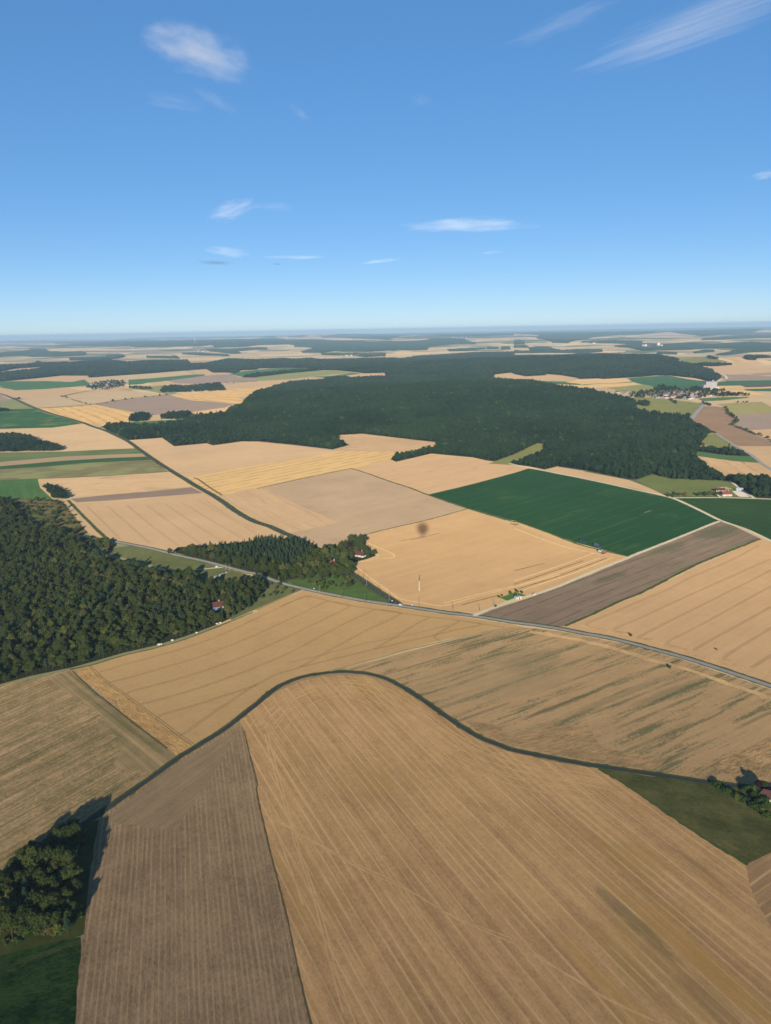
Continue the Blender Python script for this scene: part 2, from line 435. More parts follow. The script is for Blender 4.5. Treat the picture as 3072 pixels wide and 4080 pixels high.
# ---- far farmland (beyond the woods)
far = [
 ('crop_field', 'a -200,715;0,715;600,712;940,725;1090,690;1130,720;1200,760;900,790;560,825;220,835;0,780;-200,740', 'GF', 'dark green crop field left of the small left village'),
 ('stubble_field', 'a 100,712;560,668;800,642;1155,642;1150,668;940,722;600,710', 'TF', 'tan field wedged under the left end of the long blue wood'),
 ('stubble_field', 'a 1090,690;1160,668;b 0,640;350,607;730,577;830,625;600,650;300,675;0,695;a 1250,722', 'T2', 'long pale field above the two left villages'),
 ('stubble_field', 'b 735,575;810,570;900,622;830,625', 'TG', 'narrow greyish plot above the left villages'),
 ('stubble_field', 'b 815,570;1010,556;1090,602;990,612;900,620', 'TF', 'small tan field against the corner of the long blue wood'),
 ('stubble_field', 'b 990,612;1250,597;1280,615;1010,640', 'TF', 'thin tan field right of the green strip above the left villages'),
 ('crop_field', 'b 0,695;300,675;830,628;980,622;1000,638;500,710;240,735;180,750;0,760', 'GF', 'green strip field between the two left villages'),
 ('stubble_field', 'b 500,707;1000,640;1310,620;1440,660;1666,670;c 180,690;0,705;b 1560,715;900,745;620,740', 'TP', 'mauve brown field above the right of the two left villages'),
 ('stubble_field', 'b 240,735;500,707;620,740;900,748;1000,760;700,785;380,765', 'TF', 'tan wedge field above the tree filled left village'),
 ('stubble_field', 'b 1200,770;1560,720;1666,715;c 180,700;0,720;0,790;b 1666,795;1320,825;1230,810', 'TF', 'tan field right of the tree filled left village'),
 ('crop_field', 'b 1310,620;1440,590;1666,565;c 300,545;640,540;500,560;0,605;b 1666,610;1490,640;1480,660', 'GF', 'blue green field in the cut between two blue woods'),
 ('crop_field', 'c 0,660;400,612;700,585;1030,566;1180,590;1250,600;800,640;400,690;0,712', 'OL', 'pale olive field on the slope before the big wood'),
 ('stubble_field', 'c 0,712;400,690;860,667;890,682;600,705;450,715;300,752;230,778;0,800', 'TF', 'tan strip field following the far edge of the big wood'),
 ('stubble_field', 'c 0,795;215,770;180,795;0,835', 'TG2', 'gold sliver of field at the far left corner of the big wood'),
 ('crop_field', 'c 700,655;1000,640;1240,603;1350,618;1150,640;890,672', 'GF', 'small green wedge field touching the big wood'),
 ('stubble_field', 'c 1140,640;1400,612;1666,625;1666,640;1450,652;1300,662;1190,672', 'TF', 'small tan wedge field touching the big wood'),
 ('stubble_field', 'A 0,430;100,448;300,440;440,428;545,455;380,492;130,508;60,482;0,470;-200,470;-200,430', 'TF', 'broad tan field in front of the dark green crop field'),
 ('stubble_field', 'A 390,490;560,455;740,440;860,450;600,472', 'TF', 'thin tan wedge field in front of the left village'),
 ('stubble_field', 'A 740,430;1000,410;1050,420;1050,445;900,447', 'TF', 'tan plot between the two left villages'),
 ('stubble_field', 'A 130,510;330,492;600,472;860,450;1090,476;900,500;600,540;250,563', 'T2', 'long tan field with a dark hedge along its near side'),
 ('meadow', 'A 830,438;1050,415;1200,440;1130,470;1080,474;950,450', 'OL', 'green meadow around the tree filled left village'),
 ('ploughed_field', 'A 610,538;1090,477;1250,515;1510,540;1460,560;1250,590;1000,607;870,590', 'TP', 'mauve brown field behind the two small copses'),
 ('stubble_field', 'A 250,565;610,540;870,592;830,650;700,665;580,672;500,650;400,615', 'GS', 'golden striped stubble field beside the curving road'),
 ('stubble_field', 'A 1100,478;1400,450;1666,432;B 60,435;A 1666,462;1600,480;1545,500;1620,532;1530,534;1250,515', 'GS2', 'golden striped stubble field below the tree filled village'),
 ('crop_field', 'A 0,570;210,565;300,600;440,635;530,662;350,690;0,698;-200,700;-200,560', 'GB', 'dark green field with pale blotches at the left frame edge'),
 ('crop_field', 'A -200,530;0,527;110,525;210,567;0,572;-200,572', 'OL', 'thin olive field at the left frame edge'),
 ('ploughed_field', 'A -200,480;0,480;70,515;0,525;-200,525', 'TP', 'small mauve plot at the left frame edge'),
 ('stubble_field', 'A 1230,590;1250,588;1460,560;1490,545;1480,590;1250,606', 'TG2', 'striped tan plot at the left corner of the big wood'),
 ('stubble_field', 'A 940,610;1050,606;1050,640;930,648', 'TF', 'small tan plot between the two small copses'),
 ('crop_field', 'A 830,655;1050,642;1190,635;1180,650;1050,668;900,684', 'GL', 'bright green strip field in the left end of the big wood'),
 ('stubble_field', 'd 1390,735;1420,692;1640,668;1666,670;e 130,718;410,702;420,686;600,700;840,738;835,752;660,782;450,778;0,765;d 1666,758', 'TF', 'curved tan field in the bay between two dark woods'),
 ('crop_field', 'e 300,780;480,778;660,784;870,828;480,815', 'GF', 'green wedge field behind the ridge of the big wood'),
 ('stubble_field', 'e 665,785;840,752;1110,745;1440,738;1530,778;880,822', 'TG2', 'golden field in front of the far dark wood'),
 ('stubble_field', 'e 470,815;870,832;1550,790;1666,822;1400,850;1000,868;900,900;700,862', 'TG2', 'golden strip field above the right village'),
 ('crop_field', 'e 870,828;1530,780;1560,788;900,834', 'GF', 'thin green strip between two golden fields'),
 ('crop_field', 'C 740,370;990,350;1260,392;1230,425;1100,447;930,432;840,410', 'GV', 'large blue green field left of the grey silo barn'),
 ('meadow', 'C 600,432;850,415;935,432;1100,447;1000,460;700,455', 'OL', 'olive meadow behind the right village'),
 ('meadow', 'C 760,495;880,495;1000,507;1200,530;1225,548;1150,612;1000,597;790,575', 'OL2', 'pale olive pasture with a round copse beside the right village'),
 ('meadow', 'f 430,515;640,480;840,450;980,495;1120,530;850,545;620,542', 'OL2', 'yellow green meadow beyond the far dark wood'),
 ('stubble_field', 'f 1040,470;1290,468;1480,510;1560,552;1240,560', 'GS3', 'striped tan field right of the yellow green meadow'),
 ('stubble_field', 'f 790,590;1250,570;1666,590;1900,600;1900,650;1666,625;1200,660;900,655', 'TF', 'wide tan field beyond the far dark wood'),
 ('stubble_field', 'f 860,655;1200,660;1666,625;1900,650;1666,668;1200,694;980,690', 'TF', 'thin tan field behind the mauve field at the right frame edge'),
 ('ploughed_field', 'f 1000,695;1300,688;1666,710;1900,715;1900,770;1666,765;1100,775;1020,740', 'TP', 'mauve field at the right frame edge behind the silo barn'),
 ('crop_field', 'f 920,800;1100,775;1666,765;1900,770;1900,812;1666,812;1300,835;920,838', 'GV', 'blue green field behind the grey silo barn'),
 ('ploughed_field', 'f 1270,836;1450,822;1666,812;1900,815;1900,850;1666,850;1340,858', 'BR', 'dark brown ploughed plot at the right frame edge'),
 ('stubble_field', 'f 915,840;1270,835;1340,857;1050,868;920,862', 'TG2', 'golden plot right of the grey silo barn'),
 ('stubble_field', 'f 1130,872;1666,850;1900,850;1900,868;1666,870;1240,882', 'TG2', 'long golden strip right of the grey silo barn'),
 ('crop_field', 'f 1240,884;1666,870;1900,870;1900,911;1350,905', 'GV', 'green strip field at the right frame edge under the golden strip'),
 ('stubble_field', 'C 1340,470;1480,440;1625,478;1500,482', 'TG2', 'tan plot with a pointed right end near the right village'),
 ('crop_field', 'r 870,240;1150,225;1440,222;1400,235;1150,260;930,270', 'GL', 'green plot just right of the right village'),
 ('stubble_field', 'r 930,272;1150,262;1400,236;1600,205;1666,205;1900,250;1666,300;1560,275;1290,285;1080,300', 'T2', 'buff field in front of the green plot right of the village'),
 ('crop_field', 'r 1080,300;1290,287;1560,275;1666,330;1900,410;1666,405;1260,414;1175,340', 'YO', 'yellow olive field at the right frame edge'),
 ('ploughed_field', 'r 1250,416;1666,405;1900,405;1900,572;1666,572;1430,580;1270,525;1310,490', 'TP', 'mauve ploughed field right of the winding hedge'),
 ('stubble_field', 'r 1430,582;1666,572;1900,572;1900,790;1666,685;1530,640', 'TF', 'tan plot below the mauve field right of the winding hedge'),
 ('ploughed_field', 'r 805,470;930,322;1080,325;1180,342;1310,470;1240,530;1400,600;1666,700;1900,790;1900,757;1666,757;1310,755;1100,640;1000,585;920,545', 'BF', 'reddish brown field between the wood and the winding hedge'),
 ('stubble_field', 'r 1310,758;1666,758;1900,760;1900,1090;1666,1000;1450,850', 'TF', 'tan field below the reddish brown field at the right frame edge'),
 ('meadow', 'r 980,615;1075,625;1310,778;1100,768;720,715;900,722', 'OL2', 'olive clearing cut into the right side of the big wood'),
 ('meadow', 'r 800,803;1000,830;1200,862;1445,866;1560,942;1250,918;870,868', 'GL', 'green strip meadow beside the tail of the big wood'),
 ('stubble_field', 'r 868,863;1250,918;1555,940;1666,995;1900,1090;1900,1200;1666,1100;1400,1075;1150,1080;1000,1000;900,925', 'TS', 'tan striped field in the right end of the big wood'),
]
FM = {'GF': green('far_green', .2, c1=(66, 98, 60), c2=(54, 84, 52)), 'GV': green('village_green', .1, c1=(58, 90, 60), c2=(50, 80, 54)), 'GL': green('bright_green', .2, c1=(72, 98, 56), c2=(58, 84, 48)),
      'GB': crop('blotchy_green', (50, 86, 50), (40, 72, 42), .1, period=12, stripe=.4, blotch=.6, alt=(120, 120, 74), altthr=.58, altstr=.7),
      'TF': tan('far_tan', .15), 'T2': crop('far_buff', (172, 150, 118), (152, 134, 104), .1, stripe=.3), 'TG': crop('far_grey', (150, 138, 112), (134, 124, 100), .2),
      'TG2': crop('far_gold', (190, 160, 114), (172, 142, 100), .1, stripe=.4), 'TP': crop('far_mauve', (138, 120, 104), (120, 104, 90), .1, stripe=.4, blotch=.5),
      'OL': crop('far_olive', (124, 124, 78), (104, 108, 66), .1, stripe=.4), 'OL2': crop('far_pasture', (116, 114, 68), (92, 96, 54), .1, stripe=.4, blotch=.6, mid=.4),
      'YO': crop('yellow_olive', (134, 126, 80), (120, 114, 70), 'r 1100,300;1260,412', period=10, stripe=.4), 'BF': crop('red_brown', (136, 110, 86), (112, 92, 72), 'r 1000,500;1240,530', period=14, stretch=6, stripe=.5, blotch=.6, mid=.5),
      'BR': crop('dark_plough', (88, 76, 64), (74, 66, 56), .1), 'TS': crop('tan_striped', (180, 150, 114), (150, 124, 92), 'r 880,900;1150,1060', period=16, stripe=.5, line=(120, 100, 76), lper=42, lwid=.1),
      'GS': crop('gold_striped', (196, 162, 108), (176, 142, 94), 'A 340,560;560,660', period=12, stripe=.5, line=(150, 122, 82), lper=40, lwid=.18, lstr=.7, lwarp=.5),
      'GS2': crop('gold_striped_far', (196, 162, 108), (176, 142, 94), 'A 1150,480;1560,525', period=12, stripe=.5, line=(146, 120, 84), lper=60, lwid=.2, lstr=.7, lwarp=.5),
      'GS3': crop('tan_rows_far', (184, 152, 112), (168, 138, 102), 'f 1050,475;1250,555', period=12, stripe=.5, line=(140, 120, 94), lper=150, lwid=.2)}
for nm, tr, mk, lb in far:
    field(nm, tr, FM[mk], lb, cat='field', rough=0)

# ---- middle ground
STEP[0] = 1.0
DL = 'D 300,235;980,200'
field('stubble_field', 'A -200,705;20,700;300,695;520,667;590,690;700,730;835,788;880,822;D 885,142;700,150;400,162;0,172;-200,176', crop('stubble_a', (184, 158, 122), (166, 140, 106), DL, period=9, stripe=.35, blotch=.5), 'tan field with a dark wood standing at its left end', cat='field')
field('stubble_field', 'A 580,672;640,662;700,710;840,775;860,790;830,785;700,728', FM['T2'], 'tan sliver between the road and the tip of the big wood', cat='field')
field('crop_field', 'D -200,172;0,168;400,162;700,148;885,140;925,174;700,182;400,196;0,232;-200,245', crop('green_strip_a', (98, 106, 66), (78, 90, 54), DL, period=6, stripe=.5, blotch=.6, weed=True, wcol=(56, 84, 44), wscale=9, wthr=.55, wstretch=12), 'green strip field in front of the left wood', cat='field')
field('stubble_field', 'D -200,245;0,230;400,195;700,182;925,174;955,196;700,205;400,223;0,258;-200,278', crop('tan_strip', (150, 128, 100), (134, 114, 90), DL, period=6, stripe=.4), 'narrow tan strip between two green strips on the left', cat='field')
field('crop_field', 'D -200,278;0,257;400,222;700,204;955,194;990,217;600,234;300,260;0,277;-200,300', green('green_strip_b', DL, c1=(52, 80, 46), c2=(44, 70, 40)), 'narrow dark green strip under the tan strip on the left', cat='field')
field('ploughed_field', 'D -200,300;0,276;300,259;600,233;985,216;1075,282;1095,294;900,306;500,330;240,339;0,350;-200,357', crop('weedy_plough', (112, 108, 72), (86, 78, 58), DL, period=7, stripe=.6, blotch=.7, bscale=90, alt=(122, 126, 80), altthr=.5, altstr=.7), 'dark olive brown weedy field on the left', cat='field')
field('crop_field', 'D -200,354;0,348;245,338;265,400;345,475;200,490;0,490;-200,490', green('green_grass_a', 'D 60,350;80,470', c1=(74, 100, 54), c2=(52, 80, 42), stripe=.6, mid=.4), 'bright green field at the left frame edge above the wood', cat='field')
field('stubble_field', 'D 245,340;500,330;900,307;1100,293;1185,338;1250,392;1000,418;700,442;480,452;400,472;330,440;262,400', crop('stubble_b', (186, 158, 120), (164, 136, 102), DL.replace('200', '205'), period=5, stripe=.55, blotch=.4, alt=(128, 108, 80), altthr=.56, altstr=.5), 'tan stubble field with a hedge clump at its left corner', cat='field')
field('ploughed_field', 'D 455,468;700,442;1000,418;1240,393;1320,432;1000,458;700,482;500,492', crop('taupe_strip', (126, 108, 92), (108, 92, 80), DL, period=5, stripe=.5), 'thin mauve brown strip across the left tan fields', cat='field')
field('stubble_field', 'D 480,492;700,480;1000,456;1320,430;1360,440;1300,455;1000,480;700,500;500,512', crop('pale_strip', (180, 154, 116), (150, 126, 94), DL, period=3, stripe=.6), 'pale headland strip above the ripe wheat on the left', cat='field')
tl = tan('wheat_left_mat', 'D 560,515;780,730', period=4, stripe=.2, blotch=.4, mid=.2)
f20 = field('wheat_field', 'D 495,506;900,478;1300,440;1345,436;1420,482;1666,632;E 0,628;80,652;190,700;240,722;D 1666,737;1400,765;1150,782;1125,808;950,775;710,732;640,670;560,590', tl, 'ripe wheat field left of the straight road with parallel tyre lines', cat='field')
TRM = crop('mid_track', (150, 122, 90), (138, 112, 82), .3, stripe=0)
tracks('tyre_tracks', ['D 560,514;670,620;780,732', 'D 702,520;840,640;970,756', 'D 825,512;980,640;1152,770', 'D 950,510;1130,640;1312,768', 'D 1065,498;1260,630;1450,752', 'D 1180,492;1390,620;1590,735', 'D 1285,478;1480,590;1660,690', 'D 1335,480;1500,590;1666,665'], TRM, f20, w=.55, gauge=2.4)
field('stubble_field', 'D 395,475;445,470;560,600;690,728;600,714;570,690;470,562', tan('thin_tan', .9), 'narrow tan strip beside the young plantation', cat='field')
field('heath', 'D -200,480;0,470;340,472;400,478;470,568;575,690;500,700;380,670;150,620;-200,560', crop('heath_mat', (104, 92, 58), (70, 74, 42), .2, period=7, stripe=.6, stretch=6, blotch=.6, mid=.6), 'brown heath with rows of young trees beside the left wood', cat='heath')
field('meadow', 'D 640,735;700,790;850,770;1000,800;1130,838;1300,875;1430,912;1560,948;1666,975;E 0,965;140,1015;290,1060;H 292,83;150,145;0,211;G 1640,215;1500,280;1400,100;D 1300,1000;1000,900;680,820', OLIVE, 'rough olive meadow between the left wood and the main road', cat='meadow')
field('meadow', 'E 640,970;690,1003;780,1050;840,1093;900,1140;870,1146;700,1120;560,1093;420,1068;290,1038;180,1000;400,950', crop('lush_grass', (74, 92, 44), (52, 72, 34), .2, period=4, stripe=.4, stretch=4, blotch=.6, mid=.6, fine=.5), 'green triangle of rough grass where the two roads meet', cat='meadow')
field('stubble_field', 'D 835,95;1050,72;1135,130;1340,108;1380,122;1570,96;1666,100;E 0,98;250,124;500,156;540,160;250,214;0,250;D 1666,252;1220,328;1120,285;1000,205;900,138', crop('stubble_c', (180, 152, 116), (158, 134, 104), 'E 0,170;400,140', period=7, stripe=.5, blotch=.5), 'tan field running along the near edge of the big wood', cat='field')
field('stubble_field', 'E 420,62;680,46;900,72;1205,106;1150,135;980,166;540,160;490,152;600,120;540,88', crop('stubble_notch', (176, 148, 112), (150, 126, 96), 'E 600,110;1100,130', period=14, stripe=.7, line=(140, 116, 88), lper=22, lwid=.2, lstr=.5), 'striped tan field set into a notch of the big wood', cat='field')
f12 = field('stubble_field', 'D 1215,329;1666,251;E 0,249;250,214;540,158;980,163;880,190;865,216;610,272;300,337;0,402;D 1445,452;1390,456;1290,388', crop('gold_rows', (188, 158, 108), (170, 141, 96), 'E 0,300;540,190', period=6, stripe=.5, line=(142, 116, 74), lper=25.5, lwid=.13, lstr=.8, lwarp=.12), 'golden stubble field with dark parallel rows', cat='field')
ribbon('headland_row', 'D 1255,330;1290,345;1360,395;1440,445', 5, TRACK, 40, parent=f12)
field('stubble_field', 'E 605,273;870,214;900,228;1130,178;1400,204;1680,250;F 0,255;98,272;E 1666,300;1400,372;1115,440;830,347', crop('stubble_d', (178, 148, 112), (160, 132, 100), 'E 830,340;1400,215', period=6, stripe=.35, line=(146, 120, 92), lper=60, lwid=.05, lstr=.5), 'pale tan field between the golden rows and the big green field', cat='field')
f11 = field('stubble_field', 'D 1405,462;1445,450;E 0,402;300,336;610,271;830,346;1100,440;1370,532;1100,607;850,662;640,722;500,770;400,790;240,718;180,694;0,612;D 1600,582;1500,522', crop('taupe', (162, 140, 112), (144, 124, 100), 'E 100,600;900,420', period=8, stripe=.4, blotch=.8, bscale=110, alt=(128, 108, 84), altthr=.6, altstr=.35), 'large greyish buff field in the centre', cat='field')
f11b = field('stubble_field', 'D 1410,464;E 0,406;60,404;280,515;530,622;200,694;0,612;D 1600,582;1500,524', tan('lighter', 'E 0,480;300,650', period=5, stripe=.5, line=(140, 114, 86), lper=28, lwid=.05, lstr=.6), 'lighter striped tan wedge beside the road in the centre', cat='field')
gold = crop('gold_wheat', (180, 148, 106), (160, 130, 92), 'E 700,960;1666,690', period=6, stripe=.45, stretch=60, blotch=.5, bscale=90, mid=.3, alt=(148, 118, 82), altthr=.62, altstr=.4)
f10 = field('wheat_field', 'E 640,722;850,664;1100,608;1372,531;1420,546;1666,626;F 0,614;200,682;400,760;745,842;500,943;300,1022;130,1082;0,1115;H 1412,234;1200,213;1000,186;920,165;840,110;780,70;690,0;E 730,1015;650,960;605,890;700,865;800,838;760,815;700,770', gold, 'golden wheat field being harvested, with a balloon shadow', cat='field')
HEADL = crop('headland_stubble', (180, 150, 108), (160, 130, 92), .4, stripe=.2, fine=.5)
PALE = crop('straw_row', (204, 172, 122), (186, 154, 106), .4, stripe=0, fine=.5)
for s_, w_ in (('E 720,760;800,805;850,840;780,860;640,900;700,970;820,1060;930,1120', 16), ('E 1390,545;1666,640;F 0,628;200,695;400,775;600,820', 12)):
    ribbon('headland_stubble', s_, w_, HEADL, 42, parent=f10, jit=.8)
NS2 = [44.0]
mbp = MB()
for s_ in ('E 610,888;760,860;870,850;890,835;850,810;720,755', 'E 640,905;760,1000;880,1085;930,1118;1060,1140;1210,1160;1400,1110;1666,1040;F 300,960', 'H 1210,168;1400,120;1666,55', 'F 0,1000;300,900;520,820', 'F 0,1040;250,960;560,850', 'F 60,1060;400,945;640,850', 'F 0,660;300,770;560,830'):
    NS2[0] += .4; V_, F_, _ = strip_geo(smooth_line(ground(px(s_))[:, :2], 3), 1.6, 0, NS2[0], 0, .25); mbp.add(V_, F_)
mbp.build('straw_rows', PALE, f10)
mbp = MB()
for s_ in ('F 0,1022;200,955;450,870', 'F 30,1052;300,965;600,852', 'F 0,935;200,885', 'H 1330,180;1400,160;1560,120', 'E 920,745;1080,712', 'E 1000,735;1180,692'):
    NS2[0] += .4; V_, F_, _ = strip_geo(smooth_line(ground(px(s_))[:, :2], 3), 1.2, 0, NS2[0], 0, .3); mbp.add(V_, F_)
mbp.build('furrows', TRACK, f10)
field('lawn', 'h 235,468;720,292;1065,410;900,470;560,602', green('lawn_mat', .3, c1=(70, 104, 44), c2=(56, 90, 36)), 'small square lawn around the white transformer hut', cat='lawn', layer=46)
field('crop_field', 'E 1112,440;1400,372;1666,301;F 95,271;200,290;500,352;1010,464;1180,537;1335,610;1100,704;900,784;745,840;400,752;200,677;0,607;E 1666,610;1370,528',
      crop('big_green', (35, 67, 38), (29, 57, 33), 'F 430,700;900,540', period=9, stripe=.3, blotch=.6, bscale=160, mid=.3, fine=.35, line=(56, 84, 50), lper=27, lwid=.05, lstr=.5, lwarp=.05, alt=(74, 92, 52), altthr=.6, altstr=.35, spots=[('F 870,550', 16, 1.6, (120, 116, 70), .8), ('F 650,640', 120, 1.6, (80, 96, 56), .35), ('F 300,380', 130, 1.5, (76, 92, 54), .4)]), 'largest dark green field in the middle right', cat='field')
field('crop_field', 'F 1040,465;1340,464;1570,470;1666,474;1900,482;1900,830;1666,738;1500,662;1340,602;1180,527', crop('green_right', (44, 68, 36), (33, 54, 30), 'F 1100,480;1600,560', line=(66, 86, 48), lper=27, lwid=.05, lstr=.5, lwarp=.05, period=9, stripe=.35, blotch=.7, mid=.3), 'dark green field right of the white farm track', cat='field')
field('stubble_field', 'F 198,283;270,262;500,300;740,345;860,390;990,452;800,406;500,343', tan('tan_wedge', .1), 'tan wedge between the big wood and the big green field', cat='field')
field('meadow', 'F 790,342;910,305;1000,335;1350,350;1440,385;1480,418;1545,458;1340,460;1020,460;985,450;860,388', crop('farm_pasture', (98, 104, 58), (78, 86, 48), 'F 830,350;1300,370', period=6, stripe=.4, stretch=6, blotch=.6, mid=.5), 'green pasture in front of the white farm', cat='meadow')
field('meadow', 'E 1500,240;1666,180;F 0,180;150,108;215,112;235,150;150,185;0,240;E 1666,250', crop('clearing_mat', (112, 112, 66), (94, 96, 56), .1), 'grass clearing at the near edge of the big wood', cat='meadow')
f9 = field('ploughed_field', 'F 1340,612;1372,620;1600,727;1200,888;860,1052;I 830,92;680,158;490,247;370,302;310,320;150,299;0,284;H 1430,240;F 0,1141;130,1100;500,957;760,847;1100,714',
      crop('plough_brown', (126, 108, 88), (98, 84, 68), 'F 200,1060;1300,660', period=5, stripe=.5, stretch=50, blotch=.5, alt=(96, 98, 68), altthr=.565, altstr=.6, line=(86, 70, 56), lper=15, lwid=.09, lstr=.7, lwarp=.3, spots=[('F 1320,680', 60, 26, (78, 82, 58), .7), ('F 1000,790', 50, 12, (82, 84, 60), .6), ('F 620,980', 40, 9, (78, 78, 54), .6)]), 'long brown ploughed strip beside the white track', cat='field')
f8 = field('wheat_field', 'F 1600,726;1666,745;1900,830;I 1900,790;1666,688;1400,606;1210,540;1050,494;900,454;760,414;600,380;450,355;310,322;380,298;500,243;690,153;850,88',
      crop('wheat_right', (180, 148, 108), (160, 130, 94), 'I 480,310;1140,0', period=5, stripe=.35, blotch=.45, bscale=70, mid=.25), 'smooth ripe wheat field above the main road on the right', cat='field')
tracks('tyre_tracks', ['I 560,335;485,320;470,308;500,288;640,232;800,162;1000,78;1150,0;F 1400,868;1590,770', 'I 745,362;668,352;652,340;690,318;830,258;1000,178;1200,88;1380,8;F 1666,858', 'I 900,402;812,396;830,378;1000,290;1200,190;1400,90;1570,5;F 1666,930', 'I 1125,472;1012,438;998,422;1030,400;1200,315;1400,205;1600,95;1700,45', 'I 1190,476;1170,472;1230,435;1400,340;1666,192', 'I 1405,542;1372,536;1364,520;1420,480;1550,400;1680,322', 'I 1540,586;1600,550;1680,500'], TRACK, f8, w=.36, gauge=2.0)
LODGED = crop('lodged_straw', (190, 158, 112), (150, 122, 86), .3, stripe=0, mid=.9, fine=.6, bump=1.0, bscale2=2.0)
ribbon('lodged_strip', 'I 430,312;600,345;760,380;900,415;1100,480;1250,525;1400,570;1550,600;1666,625', 4.0, LODGED, 44, parent=f8, jit=1.0)
f5 = field('wheat_field', 'H 565,600;580,588;700,556;830,521;1100,452;1400,380;1640,326;I 20,320;60,325;300,352;450,382;750,440;900,482;1050,522;1200,570;1500,672;1666,728;1900,810;L 1900,428;1666,385;1200,333;900,288;540,238;200,173;0,128;H 1560,1072;1450,1026;1320,948;1200,868;1080,783;950,698;830,638;700,608',
      crop('weedy_wheat', (166, 137, 98), (140, 115, 80), 'I 480,1080;1400,690', period=4, stripe=.4, stretch=30, blotch=.5, mid=.35, fine=.5, weed=True, wcol=(66, 78, 52), wscale=8, wthr=.55, wstr=.74, wstretch=14, line=(96, 88, 62), lper=25, lwid=.07, lstr=.6, lwarp=.1, bump=.35, bscale2=1.6, spots=[('I 120,540', 40, 24, (88, 88, 62), .3), ('H 1450,640', 90, 40, (124, 112, 80), .22), ('I 300,830', 50, 3.5, (66, 68, 46), .5), ('I 150,1000', 40, 9, (84, 80, 54), .3), ('I 700,760', 70, 6, (78, 80, 56), .35), ('I 1000,750', 60, 6, (74, 78, 54), .35), ('I 80,690', 60, 20, (110, 102, 74), .25)]), 'weed streaked wheat field between the lane and the main road', cat='field')
ribbon('lodged_strip', 'I 100,352;300,385;500,425;700,475;900,540;1060,580;1250,640;1400,695;1550,745;1666,790', 4.5, LODGED, 36, parent=f5, jit=1.2)
field('lodged_patch', 'L 1260,250;1400,190;1666,60;1900,-40;1900,390;1666,365;1450,330', crop('lodged_big', (172, 140, 98), (116, 96, 64), 'L 1300,250;1666,90', period=3, stretch=4, stripe=.8, mid=.7, fine=.5, bump=1.0, bscale2=2.6, bdist=.9, seed=3), '', layer=36, parent=f5)
field('lodged_patch', 'I 0,1040;220,960;480,960;560,1090;L 600,140;1000,200;900,275;540,225;200,160;0,118;H 1560,1055;1430,1000;1350,930;1560,960', crop('lodged_mid', (164, 134, 94), (120, 100, 68), 'I 0,1080;300,1000', period=3, stretch=5, stripe=.8, mid=.7, fine=.5, bump=.9, bscale2=2.2, bdist=.8, weed=True, wcol=(66, 66, 44), wthr=.66, wscale=8), '', layer=37, parent=f5)
f4 = field('wheat_field', 'H 300,86;400,110;560,134;880,192;1200,239;1560,292;1660,306;I 60,326;H 1640,326;1400,369;1150,420;850,500;560,582;430,614;280,642;130,708;0,798;G 1440,968;1225,1112;J 1150,187;G 1080,1102;900,962;690,792;468,607;580,571;800,509;1000,464;1200,404;1420,321;1666,224;H 0,211;150,147',
      crop('wheat_triangle', (172, 141, 97), (152, 124, 84), 'G 900,830;1666,570', period=4, stripe=.22, blotch=.4, bscale=70, mid=.35, fine=.6, bump=.35, bscale2=1.3), 'triangular ripe wheat field beside the left wood', cat='field')
tracks('tyre_tracks', ['G 585,575;630,625;700,685;815,765;900,830;1020,918;1165,1025;1250,1085',
 'G 642,614;700,600;800,568;1000,515;1300,425;1500,345;1666,265;H 150,195;290,132;350,125', 'G 702,685;900,635;1100,575;1300,515;1500,440;1666,370;H 150,300;300,230;440,162;465,155',
 'G 815,765;830,750;870,735;1100,675;1300,615;1500,545;1666,478;H 200,385;400,290;560,212;597,192;590,178;470,157', 'G 900,829;1100,775;1300,715;1500,645;1666,580;H 200,495;400,390;600,285;770,208',
 'G 1020,918;1030,900;1060,888;1250,835;1450,770;1666,700', 'G 1165,1025;1210,1005;1330,915;1480,815;1640,708;H 20,685;130,630;280,582;480,470;700,350;860,275;922,242;920,228;770,208',
 'H 280,584;500,530;760,468;960,420;1150,375;1300,340;1435,314;1435,300;1300,280', 'H 760,468;900,385;1030,305;1120,262', 'H 1190,415;1152,392;1165,370;1230,330;1298,292;1290,278;1130,260;925,232;770,208;597,183;465,155;350,125;300,130;150,190', 'H 1300,280;1440,300;1600,325'], TRACK, f4, w=.42, gauge=2.0)
ribbon('faint_row', 'H 200,555;400,510;700,430;960,380;1240,312', 2.5, crop('faint', (158, 128, 90), (146, 118, 84), .3, stripe=0, fine=.6), 50, parent=f4)
field('lodged_patch', 'G 470,606;588,575;700,690;810,768;1020,922;1165,1030;1245,1088;1225,1108;J 1150,184;G 1080,1100;900,960;690,790', crop('lodged_gold', (182, 147, 96), (142, 113, 72), 'G 500,620;1100,1090', period=3, stretch=3, stripe=.6, mid=.6, fine=.6, bump=1.0, bscale2=2.0, bdist=.8), '', layer=53, parent=f4)
